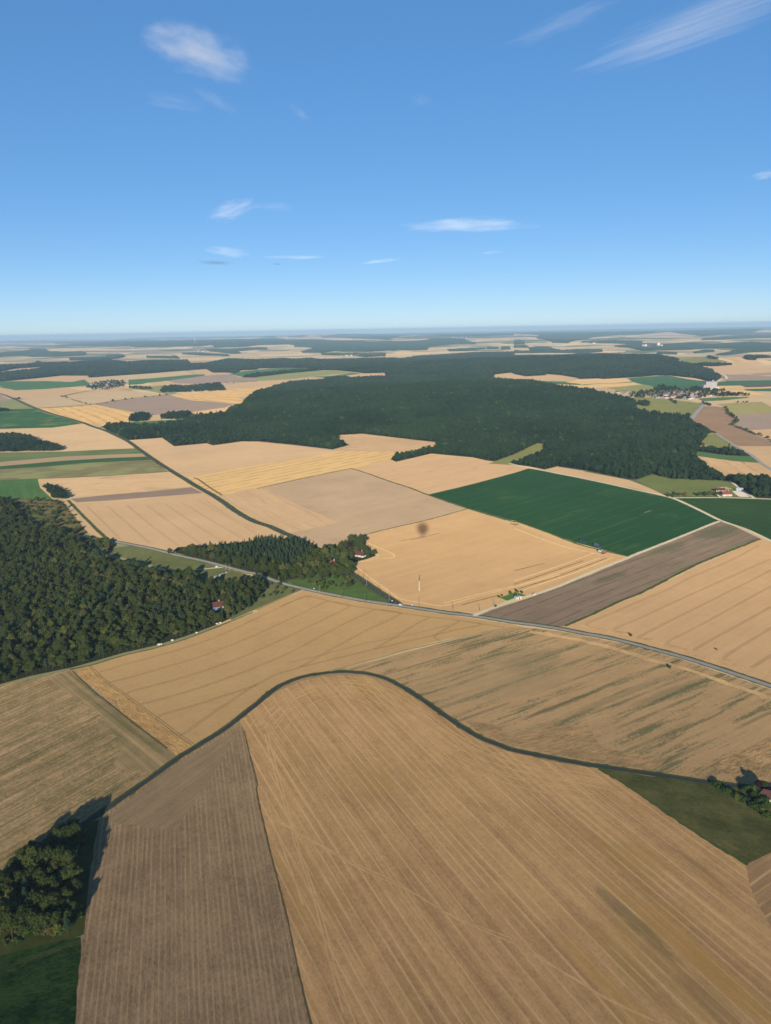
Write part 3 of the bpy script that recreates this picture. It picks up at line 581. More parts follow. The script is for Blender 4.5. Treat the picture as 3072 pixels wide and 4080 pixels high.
# ---- foreground
f3 = field('stubble_field', 'G -400,800;0,707;200,662;450,602;470,610;600,733;750,853;900,973;1080,1112;J 1150,192;1000,292;800,432;540,622;410,682;0,977;-400,1290',
      crop('stubble_left', (170, 141, 104), (96, 88, 54), 'J 0,640;760,212', period=2.6, stretch=55, stripe=.8, blotch=.4, mid=.4, fine=.8, fscale=1.3, bump=.4, bscale2=1.5, bdist=.3, line=(90, 84, 52), lper=5.2, lwid=.16, lstr=.5, lwarp=.9), 'green tinged stubble field with slanting streaks at the left', cat='field')
HL = 'G 480,640;1080,1100'
field('headland', 'G 300,655;460,604;600,733;750,853;900,973;1080,1112;J 1150,192;1000,290;720,260;800,120;G 640,880;420,740', crop('headland_left', (156, 132, 96), (98, 90, 58), HL, period=3.2, stretch=70, stripe=.8, blotch=.6, mid=.4, fscale=1.2), '', layer=LAYER[0] - 14.5, parent=f3, z=.03)
f2 = field('stubble_field', 'J 1600,-30;1440,40;1180,195;1000,320;760,500;560,602;550,640;520,800;500,1000;490,1150;475,1350;450,1500;420,1920;380,2300;2030,2300;K 355,1920;280,1620;190,1200;80,770;0,420;J 1666,342;1620,170;1580,10',
      crop('stubble_grey', (140, 117, 87), (104, 86, 63), 'J 1180,700;1205,1880', period=1.5, stretch=70, stripe=.45, blotch=.6, bscale=60, mid=.45, fine=.95, fscale=1.25, bump=.5, bscale2=1.5, bdist=.3, line=(172, 145, 104), lper=2.75, lwid=.2, lstr=.34, lwarp=.9, weed=True, wcol=(66, 62, 48), wscale=5, wthr=.635, wstr=.55, wstretch=4), 'greyish brown stubble field with upright rows, lower left', cat='field')
field('headland', 'J 700,560;760,524;1000,344;1180,219;1440,64;1540,24;1440,200;1330,380;1180,600;1160,665;940,640;660,605', crop('headland_grey', (138, 116, 86), (108, 92, 68), 'J 760,520;1440,62', period=1.8, stretch=60, stripe=.6, blotch=.5, mid=.4, fine=.55, line=(156, 132, 96), lper=2.8, lwid=.18, lstr=.35, lwarp=.6), '', layer=LAYER[0] - 14.5, parent=f2, z=.03)
FR = 'K 270,340;1290,1880'
f1 = field('stubble_field', 'G 1545,930;1640,862;H 0,832;130,742;280,674;430,642;560,632;700,642;830,677;950,737;1080,817;1200,902;1320,987;1450,1062;1560,1107;L 0,162;200,210;420,247;545,264;600,290;700,352;950,522;1200,692;1515,887;1560,1080;1666,1250;2100,1500;2100,2400;K 430,2400;355,1920;280,1620;190,1200;80,770;0,420;J 1666,342;1620,170;1580,10',
      crop('stubble_front', (179, 144, 99), (136, 105, 70), FR, period=3.1, stretch=130, stripe=.62, blotch=.45, bscale=90, mid=.28, fine=.55, fscale=1.25, bump=.3, bscale2=1.7, bdist=.3, line=(192, 162, 116), lper=5.2, lwid=.11, lstr=.46, lwarp=.45, alt=(146, 118, 66), altthr=.56, altstr=.5, weed=True, wcol=(92, 84, 58), wscale=9, wthr=.655, wstr=.7, wstretch=5, spots=[('L 760,1240', 34, 5, (94, 84, 58), .5), ('L 1200,900', 20, 2.0, (118, 94, 64), .45), ('L 1560,1100', 30, 2.5, (122, 94, 56), .35), ('L 1280,1790', 26, 6, (116, 92, 62), .4), ('K 1480,520', 8, 2, (116, 98, 66), .4), ('L 1150,1450', 60, 8, (158, 122, 62), .4), ('L 620,1700', 45, 6, (160, 126, 66), .4)]), 'huge striped stubble field filling the foreground', cat='field')
NS = [44.0]
CURL = smooth_line(ground(px('G 1600,960;H 30,850;150,765;290,700;430,668;560,655;700,668;830,705;950,765;1080,845;1200,930;1320,1013;1450,1085;1560,1130;L 0,190;200,240;420,275;545,300'))[:, :2], 4)
mbp = MB()
for o_, w_ in ((-3, .5), (-7, .8), (-9, .4), (-15, .8), (-21, .5), (-24, .8), (-32, .5)):
    NS[0] += .5; V_, F_, _ = strip_geo(CURL, w_, o_, NS[0], 0, .15); mbp.add(V_, F_)
for s_ in ('K 40,510;200,640;450,790;700,930;1000,1065;1300,1240;1666,1400;L 150,1490;400,1630;600,1760;900,1900', 'K 120,600;300,700;640,880;900,1000;1140,1150;1340,1250;1666,1375;L 250,1540;420,1650;700,1800;1050,1960',
          'K 50,40;110,280;200,570;250,760;320,960;400,1230;480,1560;560,1850', 'K 70,40;140,300;220,580;275,790;360,1020;440,1280;520,1600;640,1920', 'K 60,420;100,600;160,760;230,950;300,1150', 'L 0,270;200,310;420,340;600,360', 'L 60,250;300,330;560,390;700,420', 'H 20,960;90,900;200,800;330,730;480,700', 'H 0,1000;130,930;240,800;420,720'):
    NS[0] += .5; V_, F_, _ = strip_geo(smooth_line(ground(px(s_))[:, :2], 3), .6, 0, NS[0], 0, .2); mbp.add(V_, F_)
mbp.build('straw_rows', crop('straw_line', (186, 153, 108), (160, 129, 88), .4, stripe=0, fine=.6, mid=.6), f1)
field('stubble_field', 'L 1500,872;1666,795;1900,680;2100,690;2100,1560;1666,1290;1545,1090', crop('stubble_corner', (156, 126, 90), (122, 98, 68), 'L 1530,1080;1666,990', period=3, stripe=.7, line=(182, 152, 106), lper=6, lwid=.12, lstr=.6), 'small striped stubble corner at the right frame edge', cat='field', layer=60)
field('meadow', 'L 550,265;700,287;900,317;1250,362;1400,380;1666,410;1900,450;1900,700;1666,806;1515,888;1200,694;950,524;700,354', crop('dark_meadow', (84, 82, 46), (58, 62, 32), 'L 700,340;1300,520', period=5, stretch=5, stripe=.4, blotch=1.0, bscale=40, mid=1.0, fine=.9, weed=True, wcol=(116, 98, 62), wscale=7, wthr=.63, wstr=.5, wstretch=3), 'dark olive meadow beside the lane at the right frame edge', cat='meadow', layer=61)
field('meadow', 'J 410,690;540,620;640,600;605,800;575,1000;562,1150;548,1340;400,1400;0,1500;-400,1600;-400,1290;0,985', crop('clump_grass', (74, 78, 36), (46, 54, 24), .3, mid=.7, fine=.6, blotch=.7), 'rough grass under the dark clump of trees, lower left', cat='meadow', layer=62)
field('crop_field', 'J -400,1590;0,1480;250,1420;400,1380;530,1357;515,1500;488,1920;450,2400;-400,2400', crop('green_front', (44, 64, 28), (20, 38, 16), 'J 0,1600;500,1420', period=2.5, stripe=.4, mid=1.3, fine=1.2, fscale=2.0, blotch=.8, bscale=40, bump=1.0, bscale2=1.6, bdist=.7, alt=(92, 84, 52), altthr=.6, altstr=.6), 'dark green leafy crop field in the lower left corner', cat='field', layer=63)
# ------------------------------------------------------------------ roads and tracks
LANE = 'J -200,1260;0,1085;200,880;420,715;540,632;730,500;1000,310;1170,187;1440,20;G 1560,905;1666,822;H 130,717;280,652;430,624;560,614;700,624;830,657;950,717;1080,800;1200,885;1320,967;1450,1042;1560,1085;L 0,147;200,187;420,230;540,249;700,272;900,302;1200,347;1500,385;1700,405;1900,425'
ribbon('road_margin', LANE, 16, crop('field_margin', (150, 124, 90), (122, 100, 72), .3, stripe=0, mid=.6, fine=.6), -12, label='bare margin under the narrow lane', cat='margin', kind='structure')
ribbon('road', LANE, 3.0, ASPH2, 70, label='narrow dark tarmac lane bending through the foreground fields', cat='road', kind='structure')
LL = smooth_line(ground(px(LANE))[:, :2])
for o_, w_, nm_ in ((2.2, 1.5, 'left'), (-1.9, .7, 'right')):
    V_, F_, _ = strip_geo(LL, w_, o_, 66, 0, .5); o = mesh_obj('grass_verge', V_, F_, VERGE); tag(o, 'dark grass verge on the %s side of the narrow lane' % ('far' if o_ > 0 else 'near'), 'verge', kind='structure')
MAIN = 'D 360,668;500,703;680,735;850,765;1000,796;1130,830;1300,867;1440,902;1600,945;E 0,955;130,1005;290,1047;420,1076;550,1102;700,1129;H 850,174;1000,196;1200,226;1400,251;1550,274;1666,293;I 150,312;300,335;450,365;600,391;750,426;900,466;1050,506;1200,551;1350,600;1500,650;1666,706;1900,790'
mr, ML = ribbon('road', MAIN, 5.4, ASPH, 74, label='grey main road crossing the middle of the picture', cat='road', kind='structure')
R3 = 'H 915,178;860,141;780,92;700,36;645,0;E 560,920;400,800;240,716;180,692;80,646;0,621;D 1600,590;1520,541;1450,491;1380,446;1290,396;1200,341;1100,281;1000,216;900,146;830,96;750,56;680,26;600,0;A 540,660;440,630;330,600;200,555;100,510;0,472;-200,420'
sr, SL = ribbon('road', R3, 5.6, ASPH2, 72, label='straight dark side road running away to the upper left', cat='road', kind='structure')
def dashes(L, parent, n, ln=3.0, gap=9.0, w=.35, dmax=1700):
    s_ = np.concatenate([[0], np.cumsum(np.linalg.norm(np.diff(L, axis=0), axis=1))]); mb = MB(); q = 5
    while q < s_[-1] - 5:
        t_ = np.linspace(q, q + ln, 3); P = np.stack([np.interp(t_, s_, L[:, 0]), np.interp(t_, s_, L[:, 1])], 1)
        if np.linalg.norm(P[0]) < dmax:
            V_, F_, _ = strip_geo(P, w, 0, n); mb.add(V_, F_)
        q += ln + gap
    mb.build('lane_marking', WHITE, parent)
dashes(ML, mr, 78); dashes(SL, sr, 78)
for L_, o_, w_, lb in ((ML, 3.9, 2.4, 'grass verge along the far side of the main road'), (ML, -3.5, 1.4, 'grass verge along the near side of the main road'), (SL, 4.4, 3.2, 'grass verge along the right side of the straight side road'), (SL, -4.4, 3.2, 'grass verge along the left side of the straight side road')):
    V_, F_, _ = strip_geo(L_, w_, o_, 64, 0, .5); tag(mesh_obj('grass_verge', V_, F_, VERGE), lb, 'verge', kind='structure')
SOILD = crop('dirt_track', (150, 136, 104), (112, 108, 74), .3, stripe=0, mid=.8, fine=.6, blotch=.4)
TR = [('H 1405,250;F 0,1122;130,1090;300,1030;500,945;740,851;765,838;900,785;1100,706;1300,625;1345,612', 5.0, 'white chalk track between the golden wheat and the ploughed strip', SOILW),
      ('F -30,240;0,247;200,287;500,347;800,412;1020,462;1180,531;1340,609;1500,665;1666,742;1900,850', 6.0, 'white chalk track along the far side of the big green field', SOILW),
      ('F 1020,463;1060,462;1340,461;1570,467;1666,471;1900,480', 5.0, 'white chalk track passing the white farm', SOILW),
      ('F 1400,352;1480,412;1560,466', 5.0, 'pale track climbing past the riding arena into the wood', SOILW),
      ('H 1660,327;1500,352;1300,397;1100,442;950,477;830,512;700,547;560,587;470,610', 1.5, 'pale track along the near edge of the triangular wheat field', SOILD),
      ('H 300,80;150,141;0,206;G 1420,314;1200,397;1000,457;800,502;600,562;450,592;200,652;0,703;-300,770', 1.5, 'pale track along the edge of the left wood', SOILD), ('G 1640,228;1420,318;1200,402;1000,462;800,508;600,568;450,598', 1.6, 'grass strip between the left wood track and the wheat', VERGE),
      ('r 940,300;925,320;860,392;800,470;760,520', 12, 'grey road between the olive pasture and the reddish brown field', ASPH),
      ('r 1070,622;1190,700;1310,777;1450,851;1560,940;1666,1005;1900,1130', 8, 'grey road along the reddish brown field', ASPH),
      ('F 1315,440;1345,462', 4, 'pale drive into the white farm', SOILW), ('D 1250,930;1440,912', 3, 'faint path across the olive meadow', SOILW),
      ('f 915,805;1010,770;1090,750;1060,710;1010,690', 14, 'pale track curving behind the grey silo barn', SOILW)]
for s_, w_, lb, m_ in TR:
    ribbon('track' if m_ in (SOILW, SOILD) else 'grass_strip' if m_ is VERGE else 'road', s_, w_, m_, 76, label=lb, cat='track' if m_ in (SOILW, SOILD) else 'grass strip' if m_ is VERGE else 'road', kind='structure', jit=.25)
SOILD2 = crop('weedy_line', (92, 82, 54), (74, 68, 44), .3, stripe=0, mid=.8, fine=.6)
for s_, w_, lb in (('E 605,270;720,305;830,345;1000,400;1100,440;1370,532;1666,618;F 0,610;200,680;400,757;560,800;745,842', 3.5, 'green grass strip bounding the big green field'),
                   ('D 440,478;560,600;640,680;695,728', 5, 'green grass strip beside the left wheat field'), ('I 330,316;500,244;690,154;850,88;F 1200,887;1595,728', 3.0, 'grassy border between the ploughed strip and the right wheat'),
                   ('A 390,491;560,456;740,440;860,450', 8, 'dark hedge bank between the far tan fields'), ('A 250,565;450,555;600,540;870,500;1090,477', 9, 'dark grass bank above the mauve field'), ('K 355,1930;280,1630;190,1210;80,780;0,430;J 1666,352;1620,178;1582,20', .6, 'dark weedy line between the two front stubble fields'),
                   ('G 470,608;600,732;750,852;900,972;1085,1110', .9, 'weedy line between the left stubble and the triangular wheat'), ('L 548,266;700,354;950,524;1200,694;1515,890', 1.6, 'grassy line along the dark olive meadow'), ('E 630,722;850,663;1100,606;1372,531', 2.0, 'grass line between the buff field and the golden wheat'), ('E 0,402;300,336;610,272', 2.5, 'grass line under the golden rows'),
                   ('D 0,349;240,339;500,329;900,306;1100,293', 2.5, 'grass line under the olive brown weedy field'), ('F 1000,455;1340,456', 4, 'weedy bank in front of the farm pasture')):
    ribbon('grass_strip', s_, w_, VERGE if w_ > 1 else SOILD2, 68, label=lb, cat='grass strip', kind='structure', jit=.5 if w_ > 1 else .25)
# ------------------------------------------------------------------ trees
def leafmat(name, c1, c2, c3, warm=.12, uniform=False):
    """foliage: every tree its own green (per object), leaf clumps vary within the crown"""
    s = NT(name); p = s.n('ShaderNodeTexCoord').outputs['Object']; oi = s.n('ShaderNodeObjectInfo')
    r = oi.outputs['Random']
    big = s.noise(oi.outputs['Location'], 1 / 260.0, 6, .65)
    f = s.math('ADD', s.math('MULTIPLY', r, .36), s.math('MULTIPLY', s.math('SUBTRACT', big, .33), 1.6), clamp=True)
    col = s.mix(f, lin(*c1), lin(*c2))
    odd = s.sstep(s.math('FRACT', s.math('MULTIPLY', r, 17.31)), 1 - warm, 1 - warm * .6)
    col = s.mix(s.math('MULTIPLY', odd, .75), col, lin(*c3))
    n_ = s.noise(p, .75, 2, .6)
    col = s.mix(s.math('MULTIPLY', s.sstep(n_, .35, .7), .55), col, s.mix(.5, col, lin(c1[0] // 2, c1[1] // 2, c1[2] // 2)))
    d = s.n('ShaderNodeBsdfDiffuse'); s.link(col, d.inputs[0]); d.inputs[1].default_value = .6
    t = s.n('ShaderNodeBsdfTranslucent'); s.link(col, t.inputs[0])
    mx = s.n('ShaderNodeMixShader'); mx.inputs[0].default_value = .18; s.t.links.new(d.outputs[0], mx.inputs[1]); s.t.links.new(t.outputs[0], mx.inputs[2])
    s.t.links.new(mx.outputs[0], s.out.inputs[0]); return s.m
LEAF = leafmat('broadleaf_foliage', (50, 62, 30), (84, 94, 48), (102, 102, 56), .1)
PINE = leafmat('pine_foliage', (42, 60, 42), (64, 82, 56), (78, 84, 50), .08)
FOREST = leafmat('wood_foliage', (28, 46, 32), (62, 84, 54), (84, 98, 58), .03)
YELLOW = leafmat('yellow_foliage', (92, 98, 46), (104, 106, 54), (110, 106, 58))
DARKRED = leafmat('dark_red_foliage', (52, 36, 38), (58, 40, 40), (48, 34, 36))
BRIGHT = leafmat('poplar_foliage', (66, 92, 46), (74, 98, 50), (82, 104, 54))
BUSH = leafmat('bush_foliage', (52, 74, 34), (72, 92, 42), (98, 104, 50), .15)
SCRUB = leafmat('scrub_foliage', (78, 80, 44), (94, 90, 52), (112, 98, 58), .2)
BARK = plain('bark', (86, 74, 60), (62, 54, 46), 1.5, .9)
PALEBARK = plain('dead_wood', (170, 162, 148), (140, 132, 120), 1.5, .9)

def ico(sub):
    bm = bmesh.new(); bmesh.ops.create_icosphere(bm, subdivisions=sub, radius=1.0)
    V = np.array([v.co[:] for v in bm.verts]); F = [tuple(v.index for v in f.verts) for f in bm.faces]; bm.free(); return V, F
ICO1, ICO2 = ico(1), ico(2)
def clumps(P, N, size, g, flat=.5):
    """one leaf clump (bent quad) per point, facing roughly outwards"""
    n = len(P); N = N + g.normal(0, flat, N.shape); N /= np.linalg.norm(N, axis=1, keepdims=True)
    t = np.cross(N, g.normal(size=N.shape)); t /= np.linalg.norm(t, axis=1, keepdims=True) + 1e-9
    b = np.cross(N, t); s_ = (size * g.uniform(.6, 1.35, n))[:, None]; a = s_ * g.uniform(.6, 1.1, (n, 1))
    V = np.concatenate([P + t * s_, P + b * a + N * s_ * .35, P - t * s_ * g.uniform(.7, 1.1, (n, 1)), P - b * a - N * s_ * .25])
    F = [(i, n + i, 2 * n + i, 3 * n + i) for i in range(n)]
    return V, F
def broadleaf(seed, h=14.0, r=4.6, n=420, leaf=.85, lobes=9, base=.22, tall=1.0, core=.8):
    g = np.random.default_rng(seed); V = []; F = []
    C = [np.array([0, 0, h * .62])]; Rr = [r * .78]
    for k in range(lobes):
        a = 2 * math.pi * k / lobes * 1.618 + g.uniform(-.4, .4); z = h * (base + .12 + (.68 - base) * g.uniform(0, 1))
        q = r * g.uniform(.35, .82) * (1.15 - .55 * abs(z / h - .5))
        C.append(np.array([math.cos(a) * q, math.sin(a) * q, z])); Rr.append(r * g.uniform(.26, .56))
    C.append(np.array([g.uniform(-.1, .1) * r, g.uniform(-.1, .1) * r, h * .84])); Rr.append(r * .45)
    C = np.array(C); Rr = np.array(Rr)
    w = Rr ** 2; pick = g.choice(len(C), n, p=w / w.sum())
    N = g.normal(size=(n, 3)); N[:, 2] = np.where(N[:, 2] < -.3, -N[:, 2], N[:, 2]); N /= np.linalg.norm(N, axis=1, keepdims=True)
    P = C[pick] + N * (Rr[pick] * g.uniform(.8, 1.24, n))[:, None] * np.array([1, 1, .92 * tall])
    V_, F_ = clumps(P, N, leaf, g); V = list(V_); F = F_
    for c, q in zip(C, Rr):
        iv, if_ = ICO1; b = len(V)
        jit = 1 + g.normal(0, .1, (len(iv), 1))
        V += list(iv * jit * q * core * np.array([1, 1, .92 * tall]) + c); F = F + [tuple(i + b for i in f) for f in if_]
    return V, F
def conifer(seed, h=17.0, r=3.0, tiers=8, per=16, leaf=.9, base=.3, top=.0):
    g = np.random.default_rng(seed); P = []; N = []
    for t in range(tiers):
        q = t / (tiers - 1); z = h * (base + (1 - base) * q * .97); rr = r * ((1 - q) ** .75 * (1 - top) + top) + .25
        if q < .12: rr *= .75
        m = max(5, int(per * rr / r))
        for k in range(m):
            a = 2 * math.pi * (k + g.uniform(-.3, .3)) / m + t; x = rr * g.uniform(.55, 1.05)
            P.append((math.cos(a) * x, math.sin(a) * x, z - x * .22 + g.normal(0, .25))); N.append((math.cos(a) * .75, math.sin(a) * .75, .8))
    V_, F_ = clumps(np.array(P), np.array(N), leaf, g, .35); V = list(V_); F = F_
    b = len(V); k = 9
    for q in np.linspace(0, 1, 5):
        rr = (r * ((1 - q) ** .75 * (1 - top) + top)) * .66 + .05; z = h * (base + (1 - base) * q * .95)
        V += [(math.cos(2 * math.pi * i / k) * rr * g.uniform(.8, 1.15), math.sin(2 * math.pi * i / k) * rr * g.uniform(.8, 1.15), z) for i in range(k)]
    for j in range(4):
        for i in range(k): F.append((b + j * k + i, b + j * k + (i + 1) % k, b + (j + 1) * k + (i + 1) % k, b + (j + 1) * k + i))
    F.append(tuple(b + i for i in range(k - 1, -1, -1))); F.append(tuple(b + 4 * k + i for i in range(k)))
    return V, F
def trunk(h, r, top=.7, limbs=3, seed=0):
    g = random.Random(seed); mb = MB(); z1 = h * top; bend = (g.uniform(-.3, .3), g.uniform(-.3, .3))
    mb.tube((0, 0, -.3), (bend[0] * .5, bend[1] * .5, z1 * .5), r, r * .75, 7); mb.tube((bend[0] * .5, bend[1] * .5, z1 * .5), (bend[0], bend[1], z1), r * .75, r * .3, 7)
    for k in range(limbs):
        a = k * 2.2 + g.uniform(-.4, .4); z = z1 * g.uniform(.42, .7); mb.tube((bend[0] * z / z1, bend[1] * z / z1, z), (math.cos(a) * h * .17, math.sin(a) * h * .17, z + h * .16), r * .4, r * .12, 6)
    return mb
def data(name, V, F, m):
    me = bpy.data.meshes.new(name); me.from_pydata([tuple(v) for v in V], [], F); me.materials.append(m); me.update(); return me
def joined(name, crown, cm, tr):
    V, F = list(crown[0]), list(crown[1]); b = len(V)
    me = bpy.data.meshes.new(name); me.from_pydata([tuple(v) for v in V] + tr.V, [], F + [tuple(i + b for i in f) for f in tr.F])
    me.materials.append(cm); me.materials.append(BARK)
    me.polygons.foreach_set('material_index', np.array([0] * len(F) + [1] * len(tr.F), np.int32)); me.update(); return me
# shared meshes for the trees that stand as things of their own
KIND = {}
KIND['broadleaf_tree'] = [(data('crown', *broadleaf(k, 14 + k % 3, 4.2 + .35 * (k % 4), 900, .52, 12), LEAF), trunk(13, .32, .72, 4, k).V and trunk(13, .32, .72, 4, k)) for k in range(6)]
KIND['pine_tree'] = [(data('crown', *conifer(40 + k, 17, 2.8, 11, 26, .62, .38, .16), PINE), trunk(17, .24, .8, 0, k)) for k in range(4)]
KIND['yellow_tree'] = [(data('crown', *broadleaf(70 + k, 13, 4.2, 520, .7, 9), YELLOW), trunk(13, .3, .7, 3, k)) for k in range(2)]
KIND['copper_beech'] = [(data('crown', *broadleaf(75, 14, 5.2, 620, .75, 10), DARKRED), trunk(13, .35, .7, 3, 5))]
KIND['poplar_tree'] = [(data('crown', *broadleaf(80 + k, 20, 2.3, 480, .7, 14, .12, 1.9), BRIGHT), trunk(20, .3, .85, 0, k)) for k in range(2)]
KIND['willow_tree'] = [(data('crown', *broadleaf(84, 14, 5.0, 700, .65, 12, .1, 1.3), leafmat('willow_foliage', (92, 104, 62), (100, 110, 66), (104, 112, 70))), trunk(13, .35, .6, 4, 9))]
KIND['bush'] = [(data('crown', *broadleaf(90 + k, 3.0, 1.9, 170, .42, 6, .05), BUSH), trunk(2.0, .1, .6, 2, k)) for k in range(3)]
KIND['red_bush'] = [(data('crown', *broadleaf(95, 8, 2.6, 360, .5, 8, .1), DARKRED), trunk(6, .2, .6, 2, 3))]
KIND['scrub_bush'] = [(data('crown', *broadleaf(97 + k, 2.4, 1.7, 120, .4, 5, .05), SCRUB), trunk(1.6, .08, .6, 2, k)) for k in range(2)]
for k_, lst in KIND.items():
    for i_, (cm_, tk_) in enumerate(lst):
        lst[i_] = (cm_, data('trunk', tk_.V, tk_.F, BARK))
def tree(kind, P, scale, label, group, rz=None, var=None, name=None, cat=None):
    lst = KIND[kind]; c_, t_ = lst[(var if var is not None else random.randrange(len(lst))) % len(lst)]
    r_ = empty(name or kind, P, random.uniform(0, 6.28) if rz is None else rz, label, cat or ('bush' if 'bush' in kind else 'tree'), group, scale)
    for nm, me in (('crown', c_), ('trunk', t_)):
        o = bpy.data.objects.new(nm, me); COL.objects.link(o); o.parent = r_
    return r_

# prototypes for the masses of the woods: kept out of the scene, shown only through the wood's own points
def proto_coll(name, meshes):
    c = bpy.data.collections.new(name)
    for k, me in enumerate(meshes):
        o = bpy.data.objects.new('%s_%02d' % (name, k), me); c.objects.link(o)
    return c
PC_NEAR = proto_coll('wood_near_kind', [joined('wood_tree', broadleaf(200 + k, 13 + k % 3, 4.2 + .3 * (k % 3), 520, .68, 10), LEAF, trunk(13, .3, .7, 0, k)) for k in range(5)] +
                     [joined('wood_tree', broadleaf(206, 13, 4.2, 480, .65, 9), YELLOW, trunk(13, .3, .7, 0, 6))] +
                     [joined('wood_tree', conifer(210 + k, 16, 2.9, 10, 22, .7, .25, .18), PINE, trunk(15, .22, .7, 0, k)) for k in range(2)])
PC_PINE = proto_coll('wood_pine_kind', [joined('wood_tree', conifer(220 + k, 17, 2.8, 10, 22, .7, .34, .16), PINE, trunk(17, .24, .75, 0, k)) for k in range(4)])
PC_FAR = proto_coll('wood_far_kind', [joined('wood_tree', broadleaf(230 + k, 14, 5.2, 110, 1.7, 6, .1, 1.0, .86), FOREST, trunk(12, .3, .6, 0, k)) for k in range(5)] +
                    [joined('wood_tree', conifer(238 + k, 16, 3.4, 6, 11, 1.5, .1, .2), FOREST, trunk(12, .3, .6, 0, k)) for k in range(2)])
PC_SCRUB = proto_coll('wood_scrub_kind', [joined('wood_tree', broadleaf(250 + k, 3.2, 2.0, 70, .6, 5, .02), SCRUB if k % 2 else BUSH, trunk(2, .1, .6, 0, k)) for k in range(4)])

def wood_group(coll):
    ng = bpy.data.node_groups.new('wood_' + coll.name, 'GeometryNodeTree')
    ng.interface.new_socket('Geometry', in_out='INPUT', socket_type='NodeSocketGeometry'); ng.interface.new_socket('Geometry', in_out='OUTPUT', socket_type='NodeSocketGeometry')
    gi, go = ng.nodes.new('NodeGroupInput'), ng.nodes.new('NodeGroupOutput')
    iop = ng.nodes.new('GeometryNodeInstanceOnPoints'); ci = ng.nodes.new('GeometryNodeCollectionInfo')
    ci.inputs['Collection'].default_value = coll; ci.inputs['Separate Children'].default_value = True; ci.inputs['Reset Children'].default_value = True
    def attr(n, t):
        a = ng.nodes.new('GeometryNodeInputNamedAttribute'); a.data_type = t; a.inputs[0].default_value = n; return a.outputs[0]
    iop.inputs['Pick Instance'].default_value = True
    L = ng.links.new
    L(gi.outputs[0], iop.inputs['Points']); L(ci.outputs[0], iop.inputs['Instance']); L(attr('kind', 'INT'), iop.inputs['Instance Index'])
    L(attr('turn', 'FLOAT_VECTOR'), iop.inputs['Rotation']); L(attr('size', 'FLOAT_VECTOR'), iop.inputs['Scale']); L(iop.outputs[0], go.inputs[0]); return ng
WG = {}
def wood_points(name, P, kinds, sizes, coll, label, cat='wood'):
    me = bpy.data.meshes.new(name); me.from_pydata([tuple(p) for p in P], [], []); n = len(P)
    a = me.attributes.new('kind', 'INT', 'POINT'); a.data.foreach_set('value', np.asarray(kinds, np.int32))
    a = me.attributes.new('turn', 'FLOAT_VECTOR', 'POINT'); t = np.zeros((n, 3), np.float32); t[:, 2] = rng.uniform(0, 6.28, n); t[:, :2] = rng.normal(0, .05, (n, 2)); a.data.foreach_set('vector', t.ravel())
    a = me.attributes.new('size', 'FLOAT_VECTOR', 'POINT'); a.data.foreach_set('vector', np.asarray(sizes, np.float32).ravel())
    o = bpy.data.objects.new(name, me); COL.objects.link(o)
    if coll.name not in WG: WG[coll.name] = wood_group(coll)
    md = o.modifiers.new('trees', 'NODES'); md.node_group = WG[coll.name]
    return tag(o, label, cat, kind='stuff')

def scatter(trace, spacing, h=13.0, tall=True, keep=1.0, jitter=.42):
    """tree feet inside a wood: the whole tree, foot to top, has to lie within the wood's outline"""
    O = px(trace) if isinstance(trace, str) else trace
    W = ground(O); lo, hi = W[:, :2].min(0), W[:, :2].max(0)
    xs = np.arange(lo[0], hi[0], spacing); ys = np.arange(lo[1], hi[1], spacing * .87)
    if len(xs) * len(ys) > 900000: raise RuntimeError('scatter too wide %s' % (trace,))
    X, Y = np.meshgrid(xs, ys); X = X + (np.arange(len(ys)) % 2)[:, None] * spacing / 2
    X = (X + rng.uniform(-jitter, jitter, X.shape) * spacing).ravel(); Y = (Y + rng.uniform(-jitter, jitter, Y.shape) * spacing).ravel()
    P = np.column_stack([X, Y, terrain(X, Y)])
    m = inside(project(P), O); P = P[m]
    if tall:
        T = P.copy(); T[:, 2] += h * .86; P = P[inside(project(T), O)]
    if keep < 1: P = P[rng.random(len(P)) < keep]
    return P
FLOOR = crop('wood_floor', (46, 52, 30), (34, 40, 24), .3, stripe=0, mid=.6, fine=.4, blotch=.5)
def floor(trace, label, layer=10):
    field('wood_floor', trace, FLOOR, label, layer=layer, cat='wood floor', rough=0)

